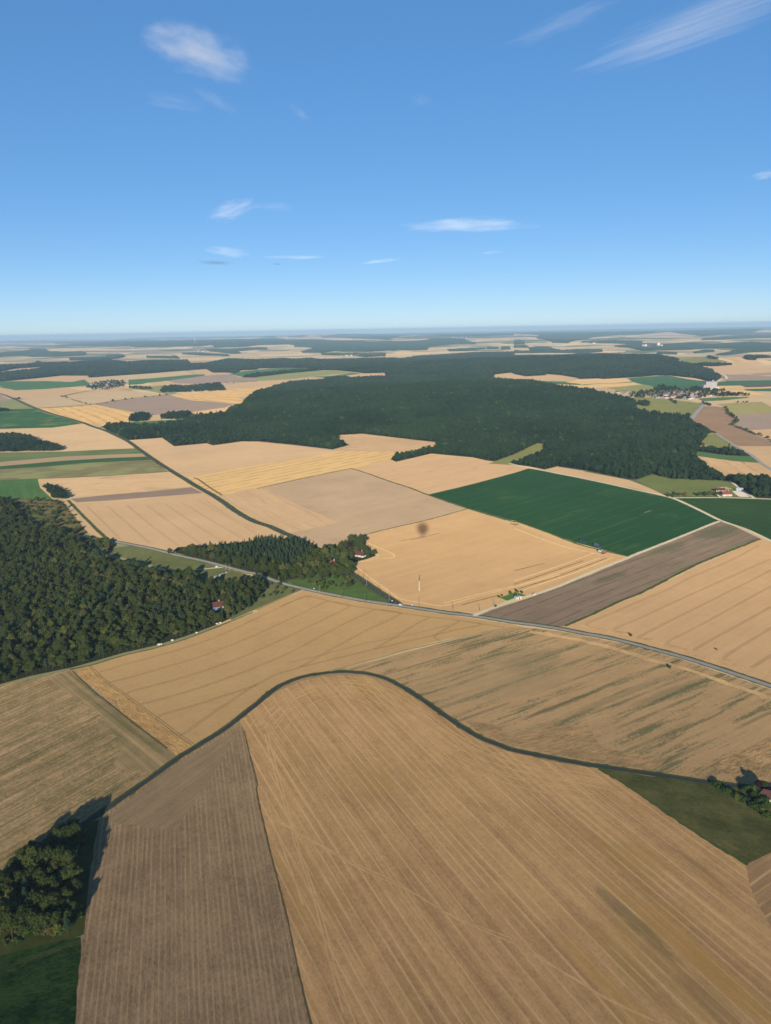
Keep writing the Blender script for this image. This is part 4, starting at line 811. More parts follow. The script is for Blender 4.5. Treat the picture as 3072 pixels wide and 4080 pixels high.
# ---- outlines of the woods
LEFTW = 'D -300,440;0,450;60,470;120,560;150,610;260,650;350,662;480,692;560,780;690,842;780,860;900,900;1000,930;1150,930;1250,940;1300,1000;1390,985;1500,990;1600,985;E 20,962;72,1000;62,1060;0,1125;H 0,105;G 1640,185;1560,238;1420,302;1200,384;1000,444;800,490;600,548;470,584;200,640;0,694;-300,765'
GARDEN = 'D 1135,790;1160,772;1300,772;1500,752;1666,732;E 0,722;150,718;280,722;340,760;380,785;430,790;440,772;470,765;520,772;530,735;590,738;620,732;700,735;712,790;760,815;770,838;700,862;600,885;640,930;650,965;635,985;500,992;400,1002;200,1012;60,972;0,947;D 1666,950;1500,906;1300,860;1140,818'
BIGW = ('A 640,690;700,668;800,655;900,672;1050,662;1180,642;1240,612;1460,590;1490,560;1560,540;c 0,838;100,815;230,773;300,748;450,713;600,703;860,690;890,665;1050,650;1180,645;1190,672;1300,660;1450,650;1666,640;d 0,705;400,690;700,705;1000,725;1300,735;1390,730;1666,758;'
        'e 0,763;250,775;480,818;700,850;950,875;1080,905;r 0,205;150,235;185,262;212,350;330,380;480,398;650,410;760,420;800,460;820,490;920,545;1000,580;1070,600;1075,615;1020,612;980,622;940,680;900,720;700,712;760,730;900,758;1100,770;1300,790;1400,815;1447,866;1200,860;1000,830;800,803;862,862;900,920;1000,990;1130,1050;1150,1080;'
        'F 1390,330;1400,352;1350,356;1000,340;910,312;820,345;740,342;500,292;280,258;200,278;95,258;0,246;E 1640,242;F 0,212;110,190;200,160;235,150;212,124;150,108;0,185;E 1530,228;1400,200;1130,175;900,228;865,215;870,190;980,162;1120,138;1203,106;900,72;680,48;430,65;540,85;602,118;490,148;250,120;0,95;D 1666,96;1570,96;1380,122;1340,108;1130,128;1050,73;835,88;760,50;690,22')
TAILW = 'F 1405,345;1380,312;1400,305;1480,315;1600,318;1666,335;1900,355;1900,475;1666,466;1570,460;1480,405'
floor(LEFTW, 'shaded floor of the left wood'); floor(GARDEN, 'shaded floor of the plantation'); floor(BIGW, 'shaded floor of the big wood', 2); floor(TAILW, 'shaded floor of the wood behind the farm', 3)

def sizes_for(n, lo=.75, hi=1.2, sq=.15):
    s_ = rng.uniform(lo, hi, n); return np.column_stack([s_ * rng.uniform(1 - sq, 1 + sq, n), s_ * rng.uniform(1 - sq, 1 + sq, n), s_ * rng.uniform(1 - sq, 1 + sq, n)])
def wood(name, trace, spacing, coll, label, kinds, h=13.0, lo=.75, hi=1.2, cut=None, keep=1.0, tall=True):
    P = scatter(trace, spacing, h, tall, keep)
    if cut is not None: P = cut(P)
    n = len(P)
    if n: wood_points(name, P, rng.choice(kinds, n), sizes_for(n, lo, hi), coll, label)
    return P

def clear_view(P, hb, r, ln, wd):
    """a house stands in its own small clearing that opens to the near side"""
    t_ = (CAM - hb)[:2]; t_ = t_ / np.linalg.norm(t_); rel = P[:, :2] - hb[:2]; al = rel @ t_; ac = np.abs(rel[:, 0] * t_[1] - rel[:, 1] * t_[0])
    return P[(np.hypot(rel[:, 0], rel[:, 1]) > r) & ~((al > 0) & (al < ln) & (ac < wd))]
# left wood: the 190 nearest broadleaf trees are things, the rest one mass
P = scatter(LEFTW, 5.9, 11)
HOUSE_W = ground([(862, 2424)])[0]
P = clear_view(P, HOUSE_W, 10, 38, 9)
gap = np.array([.5 + .5 * math.sin(p[0] / 31 + 2 * math.sin(p[1] / 47)) * math.sin(p[1] / 37 + math.sin(p[0] / 53)) for p in P]); P = P[rng.random(len(P)) > .16 * gap]
Q = project(P); onscreen = (Q[:, 0] > -20) & (Q[:, 0] < 3092)
order = np.argsort(np.linalg.norm(P - CAM, axis=1) + np.where(onscreen, 0, 1e6)); near, rest = order[:205], order[205:]
EDGE = ['broadleaf tree in the packed mass of the left wood above the triangular wheat field']
for i_ in near:
    kd = 'broadleaf_tree' if rng.random() > .1 else ('yellow_tree' if rng.random() < .45 else 'pine_tree')
    lb = {'broadleaf_tree': 'green broadleaf tree in the dense front of the left wood', 'yellow_tree': 'yellowish tree in the dense front of the left wood', 'pine_tree': 'dark pine tree in the dense front of the left wood'}[kd]
    tree(kd, P[i_], float(rng.uniform(.5, 1.05)), lb, kd.replace('_', ' ') + 's of the left wood')
kk = rng.choice([0, 1, 2, 3, 4, 5, 6, 7], len(rest), p=[.17, .17, .17, .17, .15, .03, .07, .07])
wood_points('wood', P[rest], kk, sizes_for(len(rest), .5, 1.05), PC_NEAR, 'dark mixed wood filling the left side of the picture')
# rows of young trees on the heath
P = scatter('D -200,480;0,472;330,474;400,482;470,568;570,690;480,692;350,662;260,650;150,610;120,560;60,470', 9, 3, True)
P = P[(np.sin(P[:, 1] / 4.2 + P[:, 0] * .03) > -.2) & (rng.random(len(P)) < .75)]
wood_points('scrub', P, rng.integers(0, 4, len(P)), sizes_for(len(P), .8, 2.0, .25), PC_SCRUB, 'rows of young bushes on the brown heath', 'scrub')
P = scatter('D 510,715;680,738;780,768;720,800;640,800;560,770', 7, 3, True); wood_points('scrub', P, rng.integers(0, 4, len(P)), sizes_for(len(P), .9, 2.2, .25), PC_SCRUB, 'scrubby young trees between the main road and the left wood', 'scrub')
P = scatter('E 60,1000;140,1020;280,1062;140,1110;0,1150;0,1070', 8, 3, True, .5); wood_points('scrub', P, rng.integers(0, 4, len(P)), sizes_for(len(P), .6, 1.5, .25), PC_SCRUB, 'low bushes on the rough plot beside the main road', 'scrub')
P = scatter('E 250,1010;400,985;640,975;700,1030;560,1060;420,1055', 6, 2, True, .5); wood_points('scrub', P, rng.integers(0, 4, len(P)), sizes_for(len(P), .5, 1.2, .25), PC_SCRUB, 'low bushes along the front of the garden trees', 'scrub')

# plantation and garden between the roads
PLANT = 'D 1200,775;1300,772;1500,752;1666,732;E 0,722;150,718;280,722;340,762;370,785;330,830;290,880;230,915;100,900;0,862;D 1666,850;1500,850;1300,812'
P = scatter(PLANT, 6.0, 15, True); O_ = np.argsort(np.linalg.norm(P - CAM, axis=1))
for i_ in O_[:150]:
    tree('pine_tree', P[i_], float(rng.uniform(.8, 1.08)), 'dark pine in the ranks of the plantation beside the main road', 'plantation pines')
wood_points('plantation', P[O_[150:]], rng.integers(0, 4, len(O_) - 150), sizes_for(len(O_) - 150, .8, 1.08), PC_PINE, 'pine plantation beside the main road')
G2 = scatter(GARDEN, 8.0, 12); inP = inside(project(G2), px(PLANT)); G2 = G2[~inP]
HB = [ground(px(s_))[0] for s_ in ('g 590,585', 'g 1110,405')]
for hb in HB:
    G2 = clear_view(G2, hb, 9, 34, 8)
Q = project(G2); far_ = np.argsort(np.linalg.norm(G2 - CAM, axis=1))
for i_ in far_[:60]: tree('broadleaf_tree', G2[i_], float(rng.uniform(.7, 1.1)), 'green broadleaf tree in the front of the garden wood', 'garden wood trees')
wood_points('wood', G2[far_[60:]], rng.choice([0, 1, 2, 3, 4, 6], len(far_) - 60), sizes_for(len(far_) - 60, .65, 1.1), PC_NEAR, 'broadleaf trees around the two garden houses')
for kd, s_, sc_, lb in (('yellow_tree', 'g 700,500', .95, 'yellow green tree beside the hipped red roof'), ('willow_tree', 'g 820,520', .95, 'pale weeping tree right of the yellow green tree'), ('poplar_tree', 'g 600,460', .95, 'narrow poplar behind the hipped red roof'), ('poplar_tree', 'g 735,380', .9, 'narrow poplar at the back of the garden'),
                        ('copper_beech', 'g 935,330', 1.0, 'dark purple copper beech left of the long garden house'), ('broadleaf_tree', 'g 965,205', 1.15, 'round green tree behind the copper beech'), ('broadleaf_tree', 'g 1150,250', 1.3, 'large round tree behind the long garden house'), ('broadleaf_tree', 'g 1370,420', .75, 'small round tree at the garden tip by the golden wheat'),
                        ('broadleaf_tree', 'g 1260,440', .7, 'small tree right of the long garden house'), ('yellow_tree', 'g 100,740', .9, 'bright green yellow tree at the left of the garden wood'), ('broadleaf_tree', 'g 920,1045', .75, 'dark lone tree in the grass triangle'), ('broadleaf_tree', 'D 1105,835', .7, 'small lone tree beside the main road at the plantation corner')):
    tree(kd, ground(px(s_))[0], sc_, lb, None)

# the big wood and the wood behind the farm
cutf = None
P = scatter(BIGW, 8.4, 13)
d_ = np.hypot(P[:, 0], P[:, 1]); P = P[(d_ < 2200) | (rng.random(len(P)) < np.clip(1.25 - d_ / 9000, .6, 1))]
wood_points('forest', P, rng.choice(7, len(P), p=[.17, .17, .17, .17, .16, .08, .08]), sizes_for(len(P), .6, 1.3), PC_FAR, 'big dark forest spreading over the low hill in the middle', 'forest')
BIGN = len(P)
wood('wood', TAILW, 8.5, PC_FAR, 'dark wood behind the riding arena at the right frame edge', [0, 1, 2, 3, 4], cut=lambda P: P[~inside(project(P), px('m 1150,320;1450,430;1400,470;1050,430;1000,330'))])
# small woods and copses
for s_, sp_, h_, lb in (('D -200,60;0,45;100,40;200,60;240,85;300,95;380,115;400,155;380,160;200,165;0,168;-200,172', 8.5, 12, 'dark wood at the left frame edge beside the tan field'),
                        ('A -200,560;0,558;60,568;60,585;0,588;-200,590', 9, 10, 'small dark copse at the left frame edge in the dark green field'),
                        ('A 830,648;850,598;900,590;960,592;975,610;950,648;850,655', 9, 12, 'left one of two small copses above the bright green strip'), ('A 1045,638;1050,600;1130,582;1140,590;1180,578;1230,585;1232,605;1190,640;1100,638', 9, 12, 'right one of two small copses above the bright green strip'),
                        ('D 275,372;330,370;400,400;450,455;440,470;380,480;340,465;290,400', 6.5, 9, 'small dark grove on the left at the corner of a tan field'),
                        ('r 218,290;240,262;300,258;360,285;373,330;300,328;230,312', 9.5, 12, 'round dark copse standing in the pale olive pasture'), ('f 820,470;860,445;980,475;985,497;900,496', 14, 14, 'round dark copse on the far yellow green meadow'),
                        ('r 860,260;940,275;1080,310;1082,328;1000,325;940,310', 9, 9, 'tree clump at the bend of the grey road by the right village'), ('C 1440,520;1515,515;1515,528;1445,530', 10, 6, 'row of bushes in the buff field at the right'), ('A 90,497;130,493;135,505;95,507', 9, 7, 'little clump of bushes on the far left road')):
    P = scatter(s_, sp_, h_, True); n = len(P)
    if n: wood_points('copse', P, rng.integers(0, 5, n), sizes_for(n, h_ / 15, h_ / 12), PC_FAR, lb, 'copse')
# winding hedge of the right hand fields
for s_, sp_, lb in (('r 1170,342;1215,402;1265,452;1310,490;1242,524;1310,560;1400,592;1500,630;1570,650;1666,695;1900,790', 11, 'winding dark hedge between the reddish brown and mauve fields'),
                    ('A 400,488;600,541;770,515;900,500;1080,478', 40, 'sparse row of bushes along the dark grass bank'), ('r 575,252;645,300', 8, 'short hedge across the pale olive pasture'), ('F 1000,452;1100,450;1200,452;1310,450', 9, 'bushy hedge on the bank in front of the farm pasture'), ('q 0,0', 0, '')):
    if not sp_: continue
    L_ = smooth_line(ground(px(s_))[:, :2], sp_); L_ = L_ + rng.normal(0, 2.0, L_.shape); L_ = L_[rng.random(len(L_)) < .8]
    P = np.column_stack([L_, terrain(L_[:, 0], L_[:, 1])]); wood_points('hedge', P, rng.integers(0, 4, len(P)), sizes_for(len(P), 1.1, 2.6, .3), PC_SCRUB, lb, 'hedge')

# dark clump of trees in the lower left corner
CL = [('broadleaf_tree', 'l 1210,440', 1.05, 'olive green round tree at the top end of the lower left clump'), ('broadleaf_tree', 'l 1060,500', .95, 'dark tree second from the top of the lower left clump'), ('broadleaf_tree', 'l 920,520', .9, 'dark tree on the stubble side near the top of the lower left clump'), ('broadleaf_tree', 'l 820,640', .7, 'low dark tree in the gap below the top of the lower left clump'),
      ('broadleaf_tree', 'l 560,930', 1.25, 'broad dark green tree on the stubble side of the lower left clump'), ('broadleaf_tree', 'l 420,860', 1.0, 'dark tree at the left shoulder of the lower left clump'), ('broadleaf_tree', 'l 800,860', 1.15, 'tall green tree in the middle of the lower left clump'), ('broadleaf_tree', 'l 980,880', 1.1, 'pale topped green tree right of centre in the lower left clump'), ('broadleaf_tree', 'l 1120,900', .95, 'green tree at the right edge of the lower left clump'), ('broadleaf_tree', 'l 1150,1100', 1.0, 'spreading tree on the right flank of the lower left clump'),
      ('broadleaf_tree', 'l 650,1160', .9, 'bluish green tree in the heart of the lower left clump'), ('pine_tree', 'l 880,1240', .75, 'shaggy pine in the heart of the lower left clump'), ('broadleaf_tree', 'l 860,1300', 1.0, 'bushy dark tree left of the shaggy pine in the lower left clump'), ('pine_tree', 'l 430,1300', .85, 'pine with a bare trunk in the lower left clump'), ('pine_tree', 'l 430,1460', .8, 'brownish pine below the bare trunked pine in the lower left clump'), ('broadleaf_tree', 'l 850,1580', .95, 'light green tree in the lower half of the lower left clump'), ('pine_tree', 'l 1110,1560', .6, 'thin reddish conifer at the right flank of the lower left clump'),
      ('broadleaf_tree', 'l 580,1590', .9, 'dark tree left of the light green tree in the lower left clump'), ('broadleaf_tree', 'l 700,1900', .95, 'blue grey tree near the foot of the lower left clump'), ('yellow_tree', 'l 930,1900', .6, 'yellow green small tree at the foot of the lower left clump'), ('pine_tree', 'l 1080,1880', .7, 'ragged conifer at the foot of the lower left clump'), ('broadleaf_tree', 'l 400,1800', 1.0, 'dark tree at the left foot of the lower left clump'), ('broadleaf_tree', 'l 80,1800', 1.15, 'green tree at the frame edge near the foot of the lower left clump'), ('broadleaf_tree', 'l 200,1930', .9, 'small green tree next to the frame edge in the lower left clump'),
      ('broadleaf_tree', 'l 60,1300', 1.1, 'dark tree at the left frame edge of the lower left clump'), ('broadleaf_tree', 'l 190,1440', .8, 'dark tree second from the frame edge in the lower left clump'), ('broadleaf_tree', 'l 180,1130', .8, 'shaded tree at the back left of the lower left clump'), ('broadleaf_tree', 'l 330,1150', .8, 'shaded tree behind the bare trunked pine of the lower left clump'), ('broadleaf_tree', 'l -150,1500', 1.1, 'tree cut off by the left frame edge in the lower left clump'), ('broadleaf_tree', 'l 700,720', .85, 'dark tree bordering the stubble in the lower left clump'), ('broadleaf_tree', 'l 1180,620', .55, 'low tree beside the dead tree in the lower left clump'), ('broadleaf_tree', 'l 1040,1420', .75, 'dark tree right of the light green tree in the lower left clump'), ('broadleaf_tree', 'l 250,1700', .8, 'green tree in the lower left part of the lower left clump')]
for q, (kd, s_, sc_, lb) in enumerate(CL):
    P_ = ground(px(s_))[0]; tree(kd, P_, sc_, lb, 'trees of the lower left clump', var=q)
P = scatter('l -100,1020;250,880;500,620;800,420;1100,230;1260,180;1330,330;1240,500;1270,900;1260,1250;1200,1700;1050,1880;600,1930;0,1980;-100,1900', 6.0, 4, False)
A_ = np.array([ground(px(c[1]))[0][:2] for c in CL]); P = P[[np.min(np.hypot(A_[:, 0] - p[0], A_[:, 1] - p[1])) > 3.6 for p in P]]
for p_ in P: tree('broadleaf_tree', p_, float(rng.uniform(.45, .75)), 'smaller dark tree filling in between the bigger crowns of the lower left clump', 'filling trees of the lower left clump')
def dead_tree():
    g = random.Random(4); mb = MB(); mb.tube((0, 0, -.3), (0, 0, 3.2), .22, .16)
    r_ = empty('dead_tree', ground(px('l 1215,640'))[0], 0, 'pale leafless dead tree in the lower left clump', 'tree')
    bb = MB()
    for k in range(9):
        a = k * .7 + g.uniform(-.2, .2); q = g.uniform(1.4, 2.6); z = g.uniform(1.8, 3.2); e = (math.cos(a) * q, math.sin(a) * q, z + g.uniform(1.8, 3.4)); bb.tube((0, 0, z), e, .11, .05, 6)
        for j in range(3): bb.tube(tuple(c * .6 + (z * .4 if n_ == 2 else 0) for n_, c in enumerate(e)), (e[0] + g.uniform(-.9, .9), e[1] + g.uniform(-.9, .9), e[2] + g.uniform(.3, 1.2)), .05, .025, 5)
    mb.build('trunk', PALEBARK, r_); bb.build('branches', PALEBARK, r_)
dead_tree()
P = scatter('l 0,1960;300,1990;700,1930;1180,1880;1220,1900;800,1960;300,2080;0,2130', 2.6, 1, False, .6); wood_points('scrub', P, rng.integers(0, 4, len(P)), sizes_for(len(P), .3, .8, .3), PC_SCRUB, 'rank weeds along the foot of the lower left clump', 'weeds')
P = scatter('l 0,1000;300,850;800,470;1150,180;1330,160;1360,300;1340,700;1350,1100;1250,1750;1100,1900;0,2020', 5.5, 3, False, .75); wood_points('scrub', P, rng.integers(0, 4, len(P)), sizes_for(len(P), .7, 1.6, .3), PC_SCRUB, 'undergrowth between the trees of the lower left clump', 'undergrowth')

# garden hedge at the right frame edge and the dark red bush on the lane
HB_ = [('q 390,345', .55), ('q 470,385', .9), ('q 560,385', 1.0), ('q 540,440', .8), ('q 640,500', .9), ('q 720,545', 1.2), ('q 790,560', 1.0), ('q 860,610', .9), ('q 930,670', 1.2), ('q 1000,690', 1.1), ('q 1060,730', .9), ('q 1120,720', 1.0), ('q 1200,760', 1.0), ('q 1270,850', 1.2), ('q 1340,900', 1.3), ('q 1420,930', 1.2), ('q 1490,960', 1.3), ('q 1520,1040', 1.0), ('q 1600,1060', 1.2), ('q 1660,1090', 1.2)]
for q, (s_, sc_) in enumerate(HB_): tree('bush', ground(px(s_))[0], sc_, 'dark green bush in the row along the dark olive meadow', 'bushes along the meadow hedge', var=q)
for q, (s_, sc_) in enumerate([('q 1060,500', .7), ('q 1130,500', 1.0), ('q 1210,520', 1.5), ('q 1290,540', 1.6), ('q 1380,560', 1.5), ('q 1460,600', 1.3), ('q 1300,650', 1.5), ('q 1400,700', 1.4), ('q 1480,780', 1.6), ('q 1560,800', 1.7), ('q 1400,800', 1.3), ('q 1500,900', 1.4)]):
    tree('bush', ground(px(s_))[0], sc_, 'green bush in the garden of the red roofed house at the frame edge', 'garden bushes', var=q)
tree('red_bush', ground(px('q 1390,490'))[0], 1.0, 'dark red leaved tree beside the lane throwing a long shadow', None)
tree('broadleaf_tree', ground(px('q 1500,480'))[0], .5, 'pale green young tree right of the dark red tree', None)
for q, (s_, sc_) in enumerate([('h 205,460', .7), ('h 245,450', .4), ('h 305,425', .7), ('h 555,345', .9), ('h 520,360', .35), ('h 735,285', .9), ('h 795,300', .5), ('h 895,330', .8), ('h 118,745', .6)]):
    tree('bush', ground(px(s_))[0], sc_, 'small bush at the edge of the lawn by the transformer hut', 'bushes round the hut lawn', var=q)
tree('bush', ground(px('I 757,382'))[0], .8, 'lone dark bush in the right wheat field near the main road', None); tree('bush', ground(px('I 1008,590'))[0], .8, 'lone low bush in the weed streaked wheat field', None); tree('bush', ground(px('I 1310,470'))[0], .45, 'little bush in the right wheat field beside a flattened patch', None)
# ------------------------------------------------------------------ far woods (canopy seen edge on, several km away)
CANOPY = crop('far_canopy', (50, 70, 46), (38, 56, 40), .1, stripe=0, mid=.5, blotch=.6, bscale=260, fine=.2, fscale=9, bump=.8, bscale2=26, bdist=14)
def far_wood(trace, label, h=15.0, f=.009):
    W = ground(px(trace))[:, :2]; V2, F = drape(W, f); n = len(V2); z0 = terrain(V2[:, 0], V2[:, 1])
    F = [f_ if np.cross(V2[f_[1]] - V2[f_[0]], V2[f_[2]] - V2[f_[0]]) > 0 else f_[::-1] for f_ in F]
    top = z0 + h * rng.uniform(.72, 1.15, n); V = np.concatenate([np.column_stack([V2, top]), np.column_stack([V2, z0 - 1])])
    cnt = {}
    for f_ in F:
        for a, b in zip(f_, f_[1:] + f_[:1]): cnt[(a, b)] = 1
    side = [(a, a + n, b + n, b) for (a, b) in cnt if (b, a) not in cnt]
    tag(mesh_obj('wood', V, F + side, CANOPY), label, 'wood', kind='stuff')
for tr, lb in (
 ('c 0,170;380,172;850,176;1000,190;1250,190;1450,206;1666,202;d 0,265;300,266;560,246;800,240;1050,256;1170,282;1160,296;900,300;600,330;480,340;560,352;540,372;400,380;0,376;c 1450,335;1250,330;1000,326;850,346;600,345;570,336;700,300;750,276;480,268;490,246;400,236;0,246;b 1666,250;1480,266;1120,276;1090,250;1050,246;900,264;800,262;300,272;90,276;0,260;a 1666,258;1400,268;1666,182;b 0,172;500,184;850,176', 'long blue wood on the distant ridge left of the middle'),
 ('a 0,350;330,322;400,302;600,300;620,332;900,340;1060,330;1115,350;1080,380;700,396;430,400;300,386;0,396;-200,396;-200,352', 'blue wood third back at the far left'),
 ('a 900,415;1370,402;1380,382;1600,376;1612,396;1500,424;1300,436;1000,442;900,442', 'flat blue wood just beyond the long left wood band'), ('b 230,392;400,400;560,400;580,386;640,400;645,420;450,416;240,410', 'small blue copse in the far tan fields left of the middle'),
 ('b 690,352;900,346;1300,376;1300,390;1000,382;700,362', 'thin blue wood below the far left town'), ('b 1000,298;1250,298;1350,296;1666,280;c 0,276;130,282;130,304;0,306;b 1666,302;1400,326;1460,352;1350,358;1150,336;1000,322', 'blue wood reaching right from the far left town'),
 ('d 800,372;1280,346;1300,356;1050,386;830,391', 'low blue wood right of the middle in the far fields'), ('d 1310,342;1450,340;1472,358;1310,361', 'small far copse left of a larger one, right of the middle'), ('d 1500,336;1610,336;1622,366;1500,371', 'small far copse right of its twin, right of the middle'),
 ('e 190,352;300,336;450,341;592,376;450,388;220,380', 'oval wood in the far golden fields'), ('e 0,390;300,396;600,386;900,371;1130,371;1152,396;900,416;460,411;0,416', 'long thin wood just beyond the second dark ridge'),
 ('f 950,441;1250,371;1550,351;1666,346;1900,346;1900,396;1666,396;1400,406;1100,441', 'blue wood at the far right frame edge'), ('f 660,411;800,386;930,386;932,401;700,416', 'flat wood in the far right fields'), ('f 190,410;450,416;450,429;190,426', 'thin line of trees beyond the right end of the second ridge'),
 ('f 0,292;300,302;600,287;900,302;1100,292;1400,272;1666,292;1900,292;1900,342;1666,342;1300,352;900,352;600,372;300,377;0,382;e 1500,345;1300,330;1500,300', 'wooded valley around the far right town'), ('f 780,226;1100,201;1450,186;1666,186;1900,186;1900,216;1666,216;1300,226;1000,241;760,246', 'long blue wood high on the far right'),
 ('e 0,132;800,107;1666,100;f 800,72;1666,66;1900,66;1900,98;1666,100;1500,126;1300,156;1100,168;800,196;700,186;600,168;470,160;380,140;200,148;0,166;e 1666,166;1300,186;1000,211;880,244;830,250;700,284;500,280;480,256;290,216;330,186;200,170;0,162', 'blue wooded upland along the right half of the horizon'),
 ('d 0,165;600,146;1100,134;1666,128;1666,185;1300,190;1000,192;700,180;400,182;160,200;80,226;0,228;c 1666,170;1300,160;1000,150;820,130;1000,112;1666,102', 'blue wooded upland on the horizon in the middle'),
 ('a 0,200;600,190;1666,178;1666,250;1000,262;600,268;200,262;700,250;1000,230;600,210;0,215', 'blue wooded strip near the horizon at the far left'), ('b 0,160;880,140;1666,132;c 250,136;250,158;b 1400,150;900,160;400,166;0,172', 'pale blue ridge on the horizon left of the middle'),
 ('c 380,132;600,120;680,128;560,140;400,142', 'small pale blue knoll on the horizon'), ('d 0,205;160,190;60,235;0,238', 'far small wood on the middle horizon'), ('d 560,240;900,225;1060,240;800,250', 'low wood among the bright far fields'),
 ('e 0,255;80,250;140,270;140,300;0,305', 'far copse on the right of the middle'), ('e 0,318;160,318;200,345;0,345', 'far low wood by the golden fields'), ('e 870,265;1300,255;1666,265;1666,300;1300,290;900,285', 'tree lined valley before the far right town'),
 ('c 830,362;1250,356;1666,362;1666,388;1400,402;1250,384;850,374', 'trees along the far town in the middle')):
    far_wood(tr, lb)
BAND = [('a -200,520;0,500;340,490;470,472;480,452;530,462;516,530;200,550;0,588;-200,620', 'left end of the long blue wood band above a tan strip'),
 ('a 530,472;1000,462;1250,442;1400,432;1666,466;b 0,462;200,446;480,442;760,436;800,482;1010,476;1280,422;1430,426;1666,432;c 0,432;330,416;500,426;700,412;800,426;1100,426;1666,408;d 0,480;0,668;c 1400,612;1200,588;1050,572;850,568;750,542;640,540;330,540;0,550;b 1666,562;1440,576;1380,612;1270,602;1090,602;1010,557;870,567;730,577;350,607;0,632;a 1666,632;1150,667;1158,642;800,642;560,667;150,706;0,716;-200,740;-200,640;0,602;250,572;516,546', 'long blue wood band behind the left villages'),
 ('c 0,606;500,562;760,546;860,570;400,612;0,656;b 1666,661;1480,666;1490,641', 'row of trees between the green cut and the pale olive slope'),
 ('d 0,480;120,476;200,486;380,456;600,441;900,422;1100,406;1300,401;1666,396;e 0,440;280,441;600,441;830,421;1150,416;1400,421;1666,436;f 0,430;150,426;300,456;430,481;490,491;420,516;600,541;740,581;930,641;870,651;1000,691;1022,731;930,791;700,741;500,721;320,701;150,706;0,721;e 1666,721;1400,736;1150,751;1100,741;850,751;840,736;600,701;415,686;410,701;150,716;0,686;d 1640,666;1420,691;1390,736;1300,736;1000,726;700,706;400,691;0,706', 'second dark forest ridge behind the big forest'),
 ('f 620,546;800,541;1160,541;1166,566;950,586;740,581', 'narrow tail of trees right of the second dark ridge'), ('f 1290,466;1350,446;1600,451;1666,456;1900,456;1900,476;1666,476;1480,481;1470,506;1380,506', 'dark copse far off at the right frame edge')]
for tr, lb in BAND:
    P = scatter(tr, 13.5, 15, True); n = len(P)
    if n: wood_points('wood', P, rng.choice(5, n), sizes_for(n, .95, 1.5), PC_FAR, lb, 'wood')
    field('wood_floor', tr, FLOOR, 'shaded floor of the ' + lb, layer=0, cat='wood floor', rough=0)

# ------------------------------------------------------------------ houses
WALL = plain('rendered_wall', (226, 218, 202), (206, 196, 178), .6, .9); WALL2 = plain('cream_wall', (214, 196, 164), (196, 178, 148), .6, .9)
TILE = plain('red_tile', (146, 78, 58), (116, 62, 48), 1.3, .85); TILE2 = plain('brown_tile', (98, 60, 54), (82, 50, 46), 1.3, .85); SLATE = plain('grey_roofing', (150, 150, 150), (124, 124, 126), .8, .8)
DARK = plain('dark_opening', (38, 40, 44), (28, 30, 34), 1.0, .3); WOODP = plain('painted_wood', (150, 140, 124), (130, 120, 106), 1.0, .7); CONC = plain('concrete', (190, 184, 172), (160, 154, 142), .9, .9)
def gable(mb, L, W, h, rh, ov=.5, hip=0.0, m=0, t=.28):
    x, y = L / 2 + ov, W / 2 + ov; z0 = h - ov * rh / (W / 2); hx = x - hip; zt = h + rh
    V = [(-x, -y, z0), (x, -y, z0), (x, y, z0), (-x, y, z0), (-hx, 0, zt), (hx, 0, zt)]
    V += [(a, b, c - t) for a, b, c in V]
    F = [(0, 1, 5, 4), (2, 3, 4, 5), (1, 2, 5), (3, 0, 4), (7, 6, 10, 11), (9, 8, 11, 10), (8, 7, 11), (6, 9, 10), (0, 6, 7, 1), (1, 7, 8, 2), (2, 8, 9, 3), (3, 9, 6, 0)]
    mb.add(V, F, m); return mb
def walls(mb, L, W, h, rh, hip=False, m=0):
    x, y = L / 2, W / 2
    V = [(-x, -y, -.4), (x, -y, -.4), (x, y, -.4), (-x, y, -.4), (-x, -y, h - .3), (x, -y, h - .3), (x, y, h - .3), (-x, y, h - .3)]
    F = [(0, 1, 5, 4), (1, 2, 6, 5), (2, 3, 7, 6), (3, 0, 4, 7)]
    if not hip:
        V += [(-x, 0, h + rh - .35), (x, 0, h + rh - .35)]; F = [(0, 1, 5, 4), (1, 2, 6, 9, 5), (2, 3, 7, 6), (3, 0, 4, 8, 7)]
    mb.add(V, F, m); return mb
def house(P, rz, L, W, h, rh, label, roof=TILE, wall=WALL, hip=0.0, chimney=True, wins=3, cat='house', group=None, name='house'):
    r_ = empty(name, P, rz, label, cat, group)
    walls(MB(), L, W, h, rh, hip > 0).build('wall', wall, r_)
    rf = gable(MB(), L, W, h, rh, .5, hip).build('roof', roof, r_)
    if chimney: MB().box((L * .22, .25 * W * .3, h + rh + .2), (.9, .7, 2.0)).box((L * .22, .25 * W * .3, h + rh + 1.3), (1.1, .9, .2)).build('chimney', WALL2, rf)
    MB().box((-L * .1, -W / 2 - .03, 1.0), (1.0, .12, 2.1)).build('door', WOODP, r_)
    for k in range(wins):
        xx = -L / 2 + (k + .6) * L / (wins + .2)
        if abs(xx + L * .1) < 1.1: xx += 1.6
        fr = MB().box((xx, -W / 2 - .03, 1.6), (1.3, .1, 1.3)).build('window', WOODP, r_); MB().box((xx, -W / 2 - .09, 1.6), (1.1, .04, 1.1)).build('pane', DARK, fr)
    return r_
def facing(a, b):
    A, B = ground(px(a))[0], ground(px(b))[0]; d = B - A; return (A + B) / 2, math.atan2(d[1], d[0]), float(np.hypot(d[0], d[1]))
house(ground(px('g 592,582'))[0], .1, 12, 11, 3.2, 3.6, 'house with a hipped red roof among the garden trees', TILE, WALL2, 5.0)
house(ground(px('g 1105,408'))[0], -.55, 17, 8, 3.4, 4.2, 'long brown roofed house behind the copper beech', TILE2, WALL, 0)
